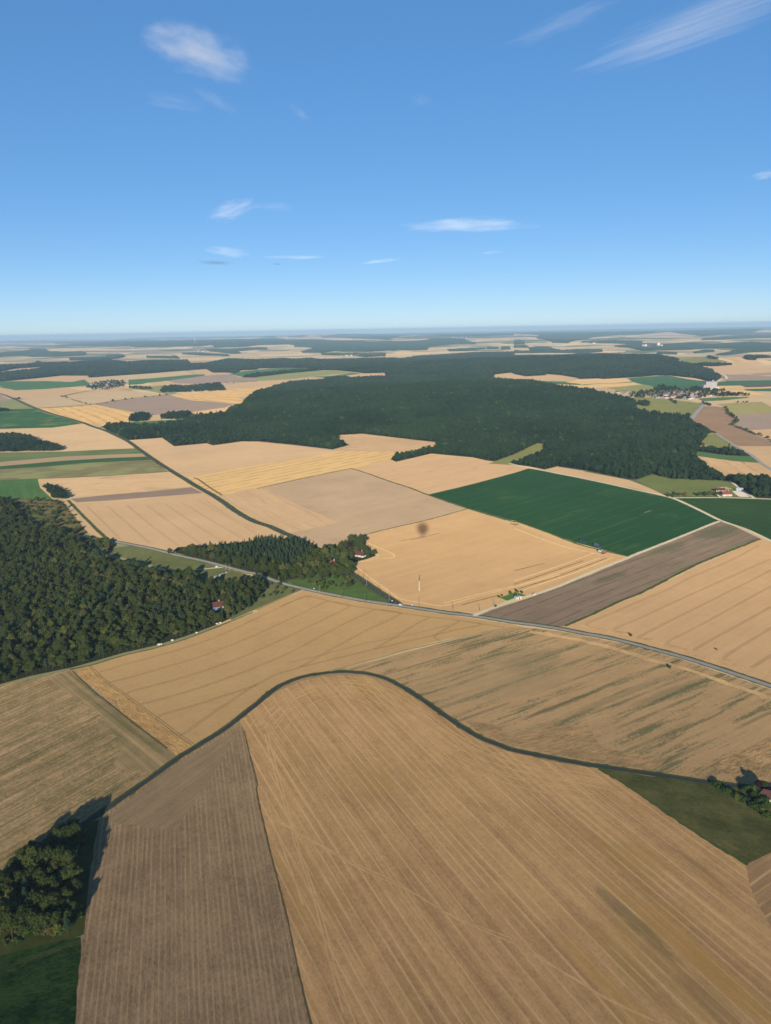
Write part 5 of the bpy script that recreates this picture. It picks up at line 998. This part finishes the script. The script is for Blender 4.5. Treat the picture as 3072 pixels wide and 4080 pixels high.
house(HOUSE_W, .36, 16, 9, 3.6, 4.4, 'lone house with a dark red roof inside the left wood', TILE2, WALL, 0)
MB_ = MB().box((0, 0, 1.2), (7, 3, 2.6), taper=.98).build('veranda', plain('blue_grey_cladding', (150, 170, 186), (130, 150, 168), .8, .7)); q_ = Matrix.Rotation(.36, 3, 'Z') @ Vector((-1.5, -6.1, 0)); MB_.location = (HOUSE_W[0] + q_.x, HOUSE_W[1] + q_.y, HOUSE_W[2]); MB_.rotation_euler = (0, 0, .36); tag(MB_, 'blue grey lean-to in front of the lone house in the left wood', 'lean-to')
house(ground(px('m 500,445'))[0], .0, 17, 8, 3.2, 3.6, 'white farmhouse with a dark red roof, rear of the farm', TILE2, WALL, 0, True, 4)
house(ground(px('m 645,545'))[0], .02, 17, 9, 4.2, 4.6, 'white farmhouse with a bright red roof beside the white track', TILE, WALL, 0, True, 4)
house(ground(px('m 515,500'))[0], .1, 7, 6, 2.6, 2.6, 'small red roofed shed left of the bright red farmhouse', TILE, WALL, 0, False, 1, 'shed', None, 'shed')
house(ground(px('m 940,418'))[0], .02, 13, 7, 2.8, 1.6, 'low pale blue roofed shed behind the riding arena', plain('pale_blue_sheet', (186, 204, 220), (166, 186, 204), .7, .5), WALL, 0, False, 2, 'shed', None, 'shed')
house(ground(px('m 1340,452'))[0], .05, 22, 9, 3.0, 1.8, 'long grey roofed barn in the trees right of the arena', SLATE, CONC, 0, False, 2, 'barn', None, 'barn')
house(ground(px('m 1250,360'))[0], .3, 7, 5, 2.6, 1.2, 'small white shed in the trees right of the arena', SLATE, WALL, 0, False, 1, 'shed', None, 'shed')
house(ground(px('F 238,140'))[0], .0, 24, 9, 3.6, 1.4, 'long teal roofed shed in the clearing of the big forest', plain('teal_sheet', (96, 150, 150), (84, 134, 136), .7, .5), WALL, 0, False, 3, 'shed', None, 'shed')
house(ground(px('q 1745,690'))[0], -.48, 20, 9, 3.4, 3.0, 'white house with a rounded brown red roof cut by the right frame edge', TILE2, WALL, 3.4, False, 4)
field('riding_arena', 'm 785,440;890,435;1040,452;1190,578;960,572;870,520', crop('arena_sand', (190, 182, 164), (168, 158, 138), .3, stripe=0, mid=.7, fine=.4), 'pale sand riding arena beside the white farm', cat='arena', layer=47)
field('yard', 'm 300,395;520,350;640,340;800,395;640,410;420,385', crop('yard_gravel', (160, 148, 120), (130, 120, 92), .3, stripe=0, mid=.8), 'gravel yard behind the rear farmhouse', cat='yard', layer=46)
field('yard', 'm 1220,345;1280,345;1390,420;1440,440;1300,450;1340,430', crop('yard2', (176, 160, 140), (150, 136, 118), .3, stripe=0, mid=.6), 'bare yard among the trees right of the arena', cat='yard', layer=46)
# grain silo barn
r_ = empty('grain_barn', ground(px('f 866,872'))[0], .02, 'huge windowless grey grain barn behind the right village', 'barn')
MB().box((0, 0, 14), (46, 34, 29)).box((-27, 0, 8), (8, 30, 17)).build('wall', plain('grey_cladding', (168, 164, 158), (156, 152, 146), .2, .8), r_)
MB().box((0, 0, 29.2), (47, 35, 1.4)).build('roof', SLATE, r_); MB().box((12, 0, 32), (6, 6, 5)).build('lift_tower', CONC, r_); MB().box((22, -20, 3), (14, 10, 6)).build('annex', WALL, r_)
# transformer hut on the lawn
r_ = empty('transformer_hut', ground(px('h 785,492'))[0], .35, 'white flat roofed transformer hut on the small lawn', 'hut')
MB().box((0, 0, 1.4), (6.4, 4.6, 3.4)).build('wall', WALL, r_); MB().box((0, 0, 3.2), (7.0, 5.2, .35)).build('roof', SLATE, r_); MB().box((.8, -2.33, 1.1), (1.3, .1, 2.2)).build('door', DARK, r_); MB().box((-2.0, -2.33, 1.9), (.9, .1, .8)).build('vent', DARK, r_)
# village houses: tiny in the photo, one mesh each
VWALL = plain('weathered_wall', (190, 180, 160), (170, 158, 138), .6, .9); TILE3 = plain('weathered_tile', (124, 88, 74), (104, 76, 66), 1.3, .9)
def village_mesh(k):
    g = random.Random(k); L, W, h, rh = g.uniform(10, 20), g.uniform(7, 10), g.uniform(3, 6), g.uniform(2.4, 4); mb = MB(); walls(mb, L, W, h, rh, False, 0); gable(mb, L, W, h, rh, .4, 0, 1)
    mb.box((L * .2, .4, h + rh + .2), (.9, .8, 1.8), 0); mb.box((-L * .15, -W / 2 - .04, 1.0), (1.1, .1, 2.1), 2)
    for q in (.18, .36): mb.box((L * q, -W / 2 - .04, 1.7), (1.2, .1, 1.3), 2)
    me = bpy.data.meshes.new('house'); me.from_pydata(mb.V, [], mb.F); [me.materials.append(m) for m in ((WALL, VWALL, VWALL)[k % 3], (TILE2, TILE3, SLATE, TILE3)[k % 4], DARK)]; me.polygons.foreach_set('material_index', np.array(mb.M, np.int32)); me.update(); return me
VM = [village_mesh(k) for k in range(8)]
def village(trace, n, label, group, trees, tsp, cat='house', sc_=1.0, tkeep=.5):
    O = px(trace); W = ground(O); lo, hi = W[:, :2].min(0), W[:, :2].max(0); pts = []; tries = 0
    while len(pts) < n and tries < 20000:
        tries += 1; p = rng.uniform(lo, hi); q = np.array([[p[0], p[1], float(terrain(p[0], p[1]))]])
        if not inside(project(q), O)[0]: continue
        if all(np.hypot(*(p - z[:2])) > 17 * sc_ for z in pts): pts.append(q[0])
    for p in pts:
        o = bpy.data.objects.new('house', VM[rng.integers(8)]); COL.objects.link(o); o.location = p; o.rotation_euler = (0, 0, rng.choice([0, .3, 1.57, 1.8, -.4]) + rng.normal(0, .1)); o.scale = (sc_,) * 3; tag(o, label, cat, group)
    if trees:
        P = scatter(trees, tsp, 8, False, tkeep)
        if len(pts): A = np.array(pts); P = P[[np.min(np.hypot(A[:, 0] - p[0], A[:, 1] - p[1] - 6)) > 11 for p in P]]
        wood_points('village_trees', P, rng.integers(0, 5, len(P)), sizes_for(len(P), .5, .95), PC_FAR, trees_label(label), 'trees')
def trees_label(l): return 'dark trees standing among the ' + l[l.index('houses of'):] if 'houses of' in l else 'dark trees around the ' + l
V1 = 'a 1150,790;1200,740;1330,735;1480,720;1600,760;1600,775;1480,800;1330,820;1170,800'
village(V1, 42, 'one of the tiny houses of the left village', 'houses of the left village', 'a 1120,800;1200,740;1450,706;1600,712;1640,750;1600,785;1400,825;1170,828', 16, tkeep=.42)
village('b 640,850;680,800;800,780;1100,760;1180,780;1200,800;1040,845;860,860', 26, 'one of the tiny houses of the tree filled village', 'houses of the tree filled village', 'b 410,862;440,790;600,770;700,785;1000,760;1180,740;1230,800;1260,835;1000,845;700,858', 13, tkeep=.85)
village('r 370,190;500,165;640,160;700,170;860,195;1000,200;1010,215;860,225;820,255;640,230;480,240;380,230', 62, 'one of the tiny houses of the right village', 'houses of the right village', 'r 130,190;330,165;480,112;620,120;700,165;850,130;1020,150;1200,160;1040,185;1100,185;1300,190;1430,215;1000,225;870,245;800,262;600,245;380,232;320,240;150,230', 14, tkeep=.62)
village('r 1160,185;1260,190;1250,212;1180,215', 5, 'one of the tiny houses of the hamlet right of the right village', 'houses of the hamlet', None, 0)
village('r 0,178;90,178;90,190;0,190', 3, 'one of the tiny sheds of the farm left of the right village', 'sheds of the far farm', None, 0, 'shed')
village('b 10,795;180,795;180,806;10,808', 5, 'one of the tiny houses of the lane between the left villages', 'houses of the lane', 'b 0,790;180,790;300,800;310,820;200,825;0,808', 14, tkeep=.5)
village('b 1250,735;1370,735;1380,748;1250,750', 4, 'one of the tiny houses of the farm right of the tree filled village', 'houses of the right farm', None, 0)
village('c 980,378;1250,352;1480,345;1666,365;1400,388;1200,388', 34, 'one of the white specks, houses of the far town in the middle', 'houses of the far town', None, 0, 'house', 2.2)
village('b 830,310;1000,305;1150,330;900,335', 14, 'one of the white specks, houses of the far left town', 'houses of the far left town', None, 0, 'house', 2.2)
village('d 850,205;1050,215;1040,230;840,228', 10, 'one of the white specks, houses of the town among the bright far fields', 'houses of the bright far town', None, 0, 'house', 4)
village('e 820,280;1060,285;1060,292;820,292', 8, 'one of the white specks, houses of the far hamlet in the valley', 'houses of the valley hamlet', None, 0, 'house', 2.6)
village('f 0,320;280,320;270,345;0,348', 10, 'one of the white specks, houses of the town round the pale blocks', 'houses of the block town', None, 0, 'house', 2.6)
for s_, d_, lb in (('f 38,338', (32, 18, 36), 'pale apartment block left of the taller one in the far right town'), ('f 205,328', (36, 20, 50), 'tallest pale apartment block in the far right town'), ('f 245,334', (30, 18, 28), 'low pale apartment block right of the tallest in the far right town'), ('f 5,336', (24, 16, 30), 'pale apartment block leftmost in the far right town')):
    r_ = empty('apartment_block', ground(px(s_))[0], .05, lb, 'apartment block'); MB().box((0, 0, d_[2] / 2), d_).build('wall', WALL, r_); MB().box((0, 0, d_[2] + 1), (d_[0] * .96, d_[1] * .96, 2)).box((d_[0] * .2, 0, d_[2] + 4), (8, 8, 5)).build('roof', CONC, r_)
# far wind turbines and the mast on the left horizon
TW = plain('turbine_white', (224, 226, 228), (214, 216, 218), .1, .4)
def turbine(P, rz, rot, label):
    r_ = empty('wind_turbine', P, rz, label, 'wind turbine', 'wind turbines on the left horizon', 1.15)
    MB().tube((0, 0, 0), (0, 0, 95), 3.2, 1.9, 12).build('tower', TW, r_); n_ = MB().box((0, -1, 97), (4, 11, 4.5)).tube((0, -6, 97), (0, -9, 97), 2.2, 1.2, 10).build('nacelle', TW, r_)
    for k in range(3):
        a = rot + k * 2.094; e = (math.sin(a) * 46, -8, 97 + math.cos(a) * 46); m_ = (math.sin(a) * 14, -8, 97 + math.cos(a) * 14)
        MB().tube((0, -8, 97), m_, 1.4, 2.2, 6).tube(m_, e, 2.2, .5, 6).build('blade', TW, r_)
for s_, a, lb in (('a 190,196', .2, 'leftmost wind turbine on the left horizon'), ('a 330,194', .9, 'second wind turbine from the left on the horizon'), ('a 507,190', 1.5, 'third wind turbine from the left on the horizon'), ('b 862,226', .6, 'wind turbine on the blue ridge, furthest right')):
    turbine(ground(px(s_))[0], .1, a, lb)
r_ = empty('water_tower', ground(px('c 386,180'))[0], 0, 'white water tower on the blue ridge', 'water tower'); MB().tube((0, 0, 0), (0, 0, 60), 8, 5, 14).build('shaft', WALL, r_); MB().tube((0, 0, 58), (0, 0, 74), 6, 15, 16).tube((0, 0, 74), (0, 0, 80), 15, 11, 16).build('tank', WALL, r_)

# ------------------------------------------------------------------ poles
POLEM = plain('pole_concrete', (170, 164, 150), (146, 140, 128), 1.2, .9); POLEW = plain('pole_wood', (104, 92, 80), (84, 74, 64), 1.2, .9); STEEL = plain('galvanised', (150, 152, 154), (128, 130, 132), 1.5, .5, metal=.6)
def pole(s_, h, mat, label, arm=True, r=.2, group='utility poles along the roads'):
    r_ = empty('utility_pole', ground(px(s_))[0], random.uniform(-.3, .3), label, 'pole', group)
    MB().tube((0, 0, -.5), (0, 0, h), r, r * .62, 8).build('shaft', mat, r_)
    if arm:
        a = MB().box((0, .12, h - .55), (1.9, .12, .14)).build('crossarm', STEEL, r_); mb = MB()
        for x in (-.8, 0, .8): mb.tube((x, .12, h - .48), (x, .12, h - .12), .07, .05, 6)
        mb.build('insulators', DARK, a)
for s_, h, m_, lb in (('H 408,105', 10, POLEM, 'pole by the main road opposite the top of the triangular wheat'), ('H 552,133', 9, POLEW, 'pole by the main road under the grass triangle, left of its middle'), ('H 703,160', 9, POLEW, 'pole by the main road under the grass triangle, right of its middle'),
                      ('H 857,150', 11, POLEM, 'pale pole at the tip of the grass triangle'), ('H 786,100', 10, POLEW, 'pole on the side road halfway along the grass triangle'), ('H 711,54', 10, POLEM, 'pale pole on the side road near the garden wood'), ('E 690,985', 10, POLEW, 'leaning dark pole at the edge of the golden wheat by the side road'),
                      ('E 648,998', 9, POLEW, 'dark pole where the side road leaves the garden wood'), ('H 1050,187', 9, POLEW, 'dark pole in the stubble above the main road junction'), ('H 1271,216', 8, POLEW, 'dark pole between the junction and the white track'), ('H 1443,219', 7, POLEW, 'dark pole left of the white track'), ('h 75,755', 10, POLEW, 'dark pole at the foot of the white track'), ('h 770,532', 8, POLEM, 'pole in front of the transformer hut'),
                      ('D 1492,945', 11, POLEM, 'tall pale pole at the corner of the fenced meadow'), ('D 1464,930', 9, POLEM, 'thinner pole left of the tall pale pole by the meadow'), ('s 1190,368', 9, POLEM, 'pole where the fence meets the main road'), ('I 0,0', 0, None, '')):
    if h: pole(s_, h, m_, lb)
r_ = empty('pylon_post', ground(px('H 1052,89'))[0], 0, 'tall white post with a dark top standing alone in the golden wheat', 'post'); MB().tube((0, 0, -.5), (0, 0, 12.5), .42, .34, 10).build('shaft', WALL, r_); MB().tube((0, 0, 12.5), (0, 0, 17), .3, .2, 8).box((0, 0, 16), (2.2, .2, .2)).build('top', POLEW, r_)
# low bridge-like fence and small signs by the main road
r_ = empty('guard_fence', ground(px('s 1195,372'))[0], 0, 'grey fence of short posts along the main road before the pale track', 'fence')
L_ = smooth_line(ground(px('s 1195,370;1290,390;1390,412'))[:, :2], 2.4); mb = MB(); o0 = np.array(r_.location)
for p in L_: mb.box((p[0] - o0[0], p[1] - o0[1], .6), (.35, .35, 1.6))
mb.build('posts', CONC, r_); mb = MB()
for a, b in zip(L_[:-1], L_[1:]): mb.tube((a[0] - o0[0], a[1] - o0[1], 1.2), (b[0] - o0[0], b[1] - o0[1], 1.2), .14, .14, 6)
mb.build('rail', CONC, r_)
for s_, lb in (('j 290,555', 'white road sign at the tip of the grass triangle'), ('j 657,630', 'small white sign on the verge right of the junction'), ('g 245,1050', 'small white marker on the main road verge below the plantation')):
    r_ = empty('road_sign', ground(px(s_))[0], 0, lb, 'sign'); MB().tube((0, 0, -.2), (0, 0, 2.2), .05, .05, 6).build('post', STEEL, r_); MB().box((0, -.06, 1.9), (1.3, .05, .8)).build('panel', TW, r_)
# chalk blocks along the left wood track and rubble bank by the meadow
for k, (s_, q) in enumerate((('G 1030,440', 1.6), ('G 1045,436', 1.2), ('G 1118,412', 1.5), ('G 1275,362', 1.2), ('G 1408,305', 1.5), ('G 1428,298', 1.3))):
    bm = bmesh.new(); bmesh.ops.create_icosphere(bm, subdivisions=2, radius=q * .8); g = random.Random(k)
    for v in bm.verts: v.co = Vector((v.co.x * 1.3, v.co.y, v.co.z * .7)) * g.uniform(.82, 1.15)
    me = bpy.data.meshes.new('stone_block'); bm.to_mesh(me); bm.free(); me.materials.append(WALL); o = bpy.data.objects.new('stone_block', me); COL.objects.link(o); p = ground(px(s_))[0]; o.location = (p[0], p[1], .5 * q); tag(o, 'white chalk block beside the track along the left wood', 'stone block', 'chalk blocks on the wood track')
mb = MB(); L_ = smooth_line(ground(px('D 1385,980;1420,965;1460,950'))[:, :2], 1.2); g = random.Random(2)
for p in L_:
    for k in range(3): mb.box((p[0] + g.uniform(-2, 2), p[1] + g.uniform(-2, 2), .35), (g.uniform(.8, 1.8), g.uniform(.8, 1.6), g.uniform(.6, 1.2)), 0, g.uniform(0, 3), .7)
tag(mb.build('rubble', CONC), 'bank of pale rubble in the corner of the olive meadow', 'rubble', kind='stuff')

# ------------------------------------------------------------------ vehicles
BLUE = plain('blue_paint', (40, 84, 128), (30, 70, 112), 1, .45); BLUE2 = plain('faded_blue_paint', (92, 118, 158), (78, 104, 144), 1, .5); TYRE = plain('tyre', (34, 34, 34), (26, 26, 26), 3, .9); RIM = plain('wheel_rim', (214, 204, 150), (200, 190, 140), 1, .5); GLASSM = plain('cab_glass', (52, 62, 70), (44, 54, 60), 1, .15, spec=.6); WPAINT = plain('white_paint', (216, 216, 208), (204, 204, 196), 1, .4); REDP = plain('red_paint', (168, 62, 44), (150, 52, 38), 1, .5); DGREEN = plain('dark_green_paint', (58, 76, 52), (48, 64, 44), 1, .5); GRAIN = plain('grain', (196, 164, 110), (176, 144, 92), 3, .9)
def wheel(parent, x, y, r, w):
    t = MB().tube((x, y - w / 2, r), (x, y + w / 2, r), r, r, 16).build('wheel', TYRE, parent); MB().tube((x, y - w / 2 - .03, r), (x, y + w / 2 + .03, r), r * .58, r * .58, 12).build('rim', RIM, t)
def tractor(P, rz, paint, label):
    r_ = empty('tractor', P, rz, label, 'tractor', 'tractors waiting with trailers')
    MB().box((1.0, 0, 1.45), (2.6, 1.0, 1.0), 0, 0, .9).box((.2, 0, .95), (3.4, .7, .6)).build('body', paint, r_); MB().box((-1.1, 0, 2.2), (1.7, 1.6, 1.7), 0, 0, .86).build('cab', GLASSM, r_); MB().box((-1.1, 0, 3.12), (1.75, 1.65, .16)).build('roof', paint, r_)
    for s in (-1, 1): MB().box((-1.3, s * 1.05, 1.95), (1.5, .6, .12)).build('mudguard', paint, r_); wheel(r_, -1.3, s * 1.1, .95, .6); wheel(r_, 1.5, s * 1.0, .68, .45)
    MB().tube((1.4, .3, 1.9), (1.4, .3, 2.9), .06, .06, 6).build('exhaust', TYRE, r_)
def trailer(P, rz, paint, label):
    r_ = empty('grain_trailer', P, rz, label, 'trailer', 'grain trailers')
    mb = MB(); L, W, H = 7.2, 2.5, 1.9
    mb.box((0, 0, 1.2), (L, W, .25)); [mb.box((0, s * (W / 2 - .06), 1.3 + H / 2), (L, .12, H)) for s in (-1, 1)]; [mb.box((s * (L / 2 - .06), 0, 1.3 + H / 2), (.12, W - .24, H)) for s in (-1, 1)]
    for k in range(7): [mb.box((-3.2 + k * 1.07, s * (W / 2 + .05), 1.3 + H / 2), (.14, .1, H)) for s in (-1, 1)]
    mb.build('body', paint, r_); MB().box((0, 0, 1.3 + H * .42), (L - .3, W - .3, H * .84)).build('load', DARK, r_); MB().box((4.3, 0, .95), (1.8, .2, .2)).build('drawbar', STEEL, r_)
    for x in (-2.0, -.5): [wheel(r_, x, s * .95, .6, .45) for s in (-1, 1)]
dP, rzv, _l = facing('t 260,270', 't 900,495')
trailer(ground(px('t 325,312'))[0] + np.array([0, 0, .25]), rzv, BLUE, 'deep blue grain trailer behind the rear tractor'); tractor(ground(px('t 412,354'))[0] + np.array([0, 0, .25]), rzv, BLUE, 'blue tractor at the head of the deep blue trailer')
trailer(ground(px('t 800,462'))[0] + np.array([0, 0, .25]), rzv, BLUE2, 'faded blue grain trailer nearer the combine'); tractor(ground(px('t 910,506'))[0] + np.array([0, 0, .25]), rzv, BLUE, 'blue tractor at the head of the faded blue trailer')
r_ = empty('combine_harvester', ground(px('t 950,690'))[0] + np.array([0, 0, .2]), rzv + .08, 'white and green combine harvester with a red header in the golden wheat', 'combine harvester')
MB().box((-.6, 0, 2.3), (5.6, 2.9, 2.2), 0, 0, .94).box((-3.6, 0, 1.9), (1.4, 2.4, 1.4)).build('body', WPAINT, r_); MB().box((-1.0, 0, 3.65), (3.0, 2.3, .6), 0, 0, 1.15).build('grain_tank', DGREEN, r_); MB().box((2.7, 0, 3.0), (1.5, 1.8, 1.6), 0, 0, .88).build('cab', GLASSM, r_); MB().box((2.7, 0, 3.88), (1.7, 2.0, .18)).build('roof', WPAINT, r_)
MB().box((4.3, 0, 1.3), (2.6, 1.2, .7)).build('feeder', REDP, r_); MB().box((5.9, 0, .75), (1.0, 7.4, .9), 0, 0, .8).tube((6.6, -3.6, 1.1), (6.6, 3.6, 1.1), .55, .55, 10).build('header', REDP, r_); MB().tube((-1.2, 1.4, 3.7), (-3.8, 2.2, 3.9), .2, .2, 8).build('unloading_auger', DGREEN, r_)
for s in (-1, 1): wheel(r_, 2.0, s * 1.5, .95, .75); wheel(r_, -2.6, s * 1.3, .65, .5)
def car(P, rz, paint, label, van=False):
    r_ = empty('van' if van else 'parked_car', P, rz, label, 'van' if van else 'car')
    mb = MB().box((0, 0, .68), (4.3, 1.75, .62), 0, 0, .97)
    mb.box((-.6 if van else -.2, 0, 1.28 if not van else 1.45), (3.0 if van else 2.4, 1.6, .62 if not van else .95), 0, 0, .86).build('body', paint, r_); MB().box((-.2, 0, 1.22), (2.46, 1.52, .4), 0, 0, .88).build('window', GLASSM, r_)
    for x in (-1.35, 1.35): [wheel(r_, x, s * .8, .33, .22) for s in (-1, 1)]
    for s in (-1, 1): MB().box((2.16, s * .6, .78), (.06, .32, .16)).build('headlight', TW, r_)
_, rzt, _ = facing('h 600,620', 'h 1500,290'); car(ground(px('h 1290,395'))[0] + np.array([0, 0, .35]), rzt, WPAINT, 'white van standing on the white track near the lawn', True)
_, rzm, _ = facing('H 850,174', 'H 1000,196'); car(ground(px('H 930,184'))[0] + np.array([0, 0, .4]), rzm, WPAINT, 'white car on the main road at the junction')
car(ground(px('D 1405,912'))[0] + np.array([0, 0, .2]), .3, WPAINT, 'pale car parked on the path across the olive meadow')
# ------------------------------------------------------------------ the balloon the photo was taken from (its shadow lies on the golden wheat)
G0 = ground([(1684, 2106)])[0]; zc = CAM_H + 15.5; cB = G0 - ANTI * ((zc - G0[2]) / -ANTI[2])
r_ = empty('hot_air_balloon', (cB[0], cB[1], CAM_H - 1.3), 0, 'hot air balloon above the viewpoint, known by its soft shadow on the golden wheat', 'balloon')
prof = [(R__ * 1.0, z__) for R__, z__ in [(1.6, 5.2), (3.2, 7.2), (5.4, 9.8), (7.2, 12.6), (8.4, 15.6), (8.8, 18.2), (8.4, 20.8), (7.0, 23.2), (4.6, 25.0), (2.0, 25.9), (.02, 26.1)]]
V = []; k = 32
for R_, z in prof: V += [(math.cos(2 * math.pi * i / k) * R_ * (1 + .012 * math.cos(i * math.pi)), math.sin(2 * math.pi * i / k) * R_ * (1 + .012 * math.cos(i * math.pi)), z) for i in range(k)]
F = [(j * k + i, j * k + (i + 1) % k, (j + 1) * k + (i + 1) % k, (j + 1) * k + i) for j in range(len(prof) - 1) for i in range(k)]
s = NT('envelope_cloth'); d_ = s.n('ShaderNodeBsdfDiffuse'); d_.inputs[0].default_value = lin(190, 90, 60); tr_ = s.n('ShaderNodeBsdfTransparent'); tr_.inputs[0].default_value = (1, .86, .72, 1)
mx_ = s.n('ShaderNodeMixShader'); mx_.inputs[0].default_value = .55; s.t.links.new(d_.outputs[0], mx_.inputs[1]); s.t.links.new(tr_.outputs[0], mx_.inputs[2]); s.t.links.new(mx_.outputs[0], s.out.inputs[0])   # thin cloth, transparency added to lighten the shadow it casts
mesh_obj('envelope', V, F, s.m, r_, smooth=True)
bx, by = -cB[0], -cB[1] - 1.25
mb = MB(); [mb.box((bx + sx * .78, by + sy * .62, .55), (.08 if sx else 1.56, .08 if sy else 1.24, 1.1)) for sx, sy in ((-1, 0), (1, 0), (0, -1), (0, 1))]; mb.box((bx, by, .06), (1.5, 1.2, .1)); mb.build('basket', plain('wicker', (140, 104, 66), (110, 80, 50), 8, .9), r_)
mb = MB(); [mb.tube((bx + sx * .74, by + sy * .58, 1.0), (sx * 1.4, sy * 1.4, 5.3), .02, .02, 5) for sx in (-1, 1) for sy in (-1, 1)]; mb.build('rigging', STEEL, r_); MB().box((bx * .5, by * .5, 3.0), (.7, .5, .5)).build('burner', STEEL, r_)
# ------------------------------------------------------------------ clouds: thin bodies of vapour high above the haze
def cloud(c, w, h, ang_deg, alt, tau, label, seed, ns=(2.2, 1.2, 3.0), thr=.5, rib=0, col=(1, 1, 1), depth=.5, soft=.34, detail=6):
    d = rays([c])[0]; dist = alt / d[2]; P = CAM + d * dist
    a = math.radians(ang_deg); X = CR * math.cos(a) + CU * math.sin(a); X = X - d * (X @ d); X /= np.linalg.norm(X); Z = np.cross(X, d); Z /= np.linalg.norm(Z)
    if Z[2] < 0: Z = -Z
    Y = np.cross(Z, X); k = dist / FPX / (d @ FWD)
    hx, hz = w * k / 2 * .92, h * k / 2 * .92; tau *= .55; hy = max(hz, hx * depth * .5)
    g = np.random.default_rng(seed); V, F = ICO2 if False else ico(4)
    n1 = sum(np.sin(V @ g.normal(0, 3 + 2 * q, 3) + g.uniform(0, 6)) / (q + 1.5) for q in range(4)); V = V * (1.06 + .07 * n1)[:, None]
    V = V * np.array([1, 1, 1])
    s = NT('vapour'); p = s.pos(); sep = s.n('ShaderNodeSeparateXYZ'); s.link(p, sep.inputs[0]); x, y, z = sep.outputs
    r2 = s.math('ADD', s.math('ADD', s.math('MULTIPLY', x, x), s.math('MULTIPLY', y, y)), s.math('MULTIPLY', z, z))
    q = s.comb(s.math('MULTIPLY', x, ns[0]), s.math('MULTIPLY', y, ns[1]), s.math('ADD', s.math('MULTIPLY', z, ns[2]), seed * 3.7))
    n_ = s.noise(q, 1.0, detail, .62)
    v = s.math('ADD', n_, s.math('MULTIPLY', s.math('SUBTRACT', .55, r2), .62))
    if rib:
        wv = s.noise(s.comb(s.math('MULTIPLY', x, 1.2), 0.0, s.math('ADD', s.math('MULTIPLY', z, rib), s.math('MULTIPLY', x, rib * .18))), 1.0, 3, .6)
        v = s.math('ADD', v, s.math('MULTIPLY', s.math('SUBTRACT', wv, .5), .42))
    edge = s.math('SUBTRACT', 1.0, s.sstep(r2, .55, 1.0))
    m = s.math('MULTIPLY', s.sstep(v, thr, thr + soft * 2), edge)
    vn = s.n('ShaderNodeVolumePrincipled'); vn.inputs['Color'].default_value = (*col, 1); vn.inputs['Anisotropy'].default_value = -.38 if col[0] > .9 else 0
    s.link(s.math('MULTIPLY', m, tau / (2 * hy)), vn.inputs['Density']); s.t.links.new(vn.outputs[0], s.out.inputs[1])
    o = mesh_obj('cloud', V, F, s.m); M_ = Matrix.Identity(4)
    for i in range(3): M_[i][0], M_[i][1], M_[i][2], M_[i][3] = X[i] * hx, Y[i] * hy, Z[i] * hz, P[i]
    o.matrix_world = M_; tag(o, label, 'cloud')
cloud((800, 205), 480, 195, -17, 2600, 3.2, 'largest puffy white cloud, upper left', 1, (2.6, 1.4, 2.2), .5)
cloud((2830, 75), 900, 160, 21, 4200, 1.15, 'broad ribbed white streak in the upper right corner', 2, (1.6, 1.2, 4.5), .42, 9)
cloud((2250, 85), 480, 80, 24, 4200, .5, 'faint thin streak left of the ribbed one, top right', 3, (2.0, 1.2, 3.0), .45)
cloud((925, 838), 260, 105, 16, 2400, 1.7, 'small tilted white cloud above the two flat clouds, left', 4, (2.4, 1.3, 3.0), .5, 6)
cloud((1090, 822), 240, 50, -3, 2400, .35, 'faint wisp trailing right from the small tilted cloud', 5, (2, 1, 3), .46)
cloud((1865, 896), 720, 82, 1, 2300, 2.3, 'long lens shaped white cloud right of the middle', 6, (3.2, 1.4, 2.2), .5)
cloud((905, 1003), 250, 58, -7, 2000, 1.2, 'flat pale cloud above the small grey one, left', 7, (2.2, 1.2, 2.2), .47)
cloud((860, 1046), 220, 27, -2, 1500, 3.0, 'small dark grey cloud low on the left', 8, (3.2, 1.3, 2.0), .47, 0, (.36, .40, .47))  # shade on this lower cloud is put into its darkened vapour colour
cloud((1180, 1025), 340, 24, 0, 2000, 1.3, 'thin flat white streak right of the grey cloud', 9, (2.6, 1.2, 1.8), .46)
cloud((1512, 1040), 230, 22, 6, 2000, 1.2, 'short thin rising streak below the middle of the sky', 10, (2.2, 1.2, 1.8), .46)
cloud((3062, 694), 150, 34, 12, 2500, 1.5, 'white scrap of cloud at the right frame edge', 11, (2.2, 1.2, 2), .46)
cloud((1958, 1006), 150, 18, 4, 2000, .6, 'faint dash of cloud under the lens shaped cloud', 12, (2.2, 1.2, 2), .45)
cloud((1105, 1052), 60, 11, 0, 1500, 2.2, 'tiny grey scrap of cloud right of the grey cloud', 13, (2.2, 1.2, 2), .45, 0, (.36, .40, .47))  # same darkened vapour colour standing in for shade
cloud((690, 405), 330, 80, -9, 3800, .3, 'faint veil of cloud below the largest cloud', 14, (2.6, 1.2, 3.5), .47)
cloud((860, 400), 230, 60, -30, 3800, .42, 'faint hooked wisp below the largest cloud', 15, (2.6, 1.2, 3.0), .48)
cloud((1195, 450), 120, 45, -38, 3800, .35, 'tiny faint wisp right of the hooked wisp', 16, (2.4, 1.2, 3.0), .47)
cloud((1680, 400), 110, 60, 0, 3800, .22, 'hazy small puff high in the middle of the sky', 17, (2.4, 1.2, 3.0), .45)
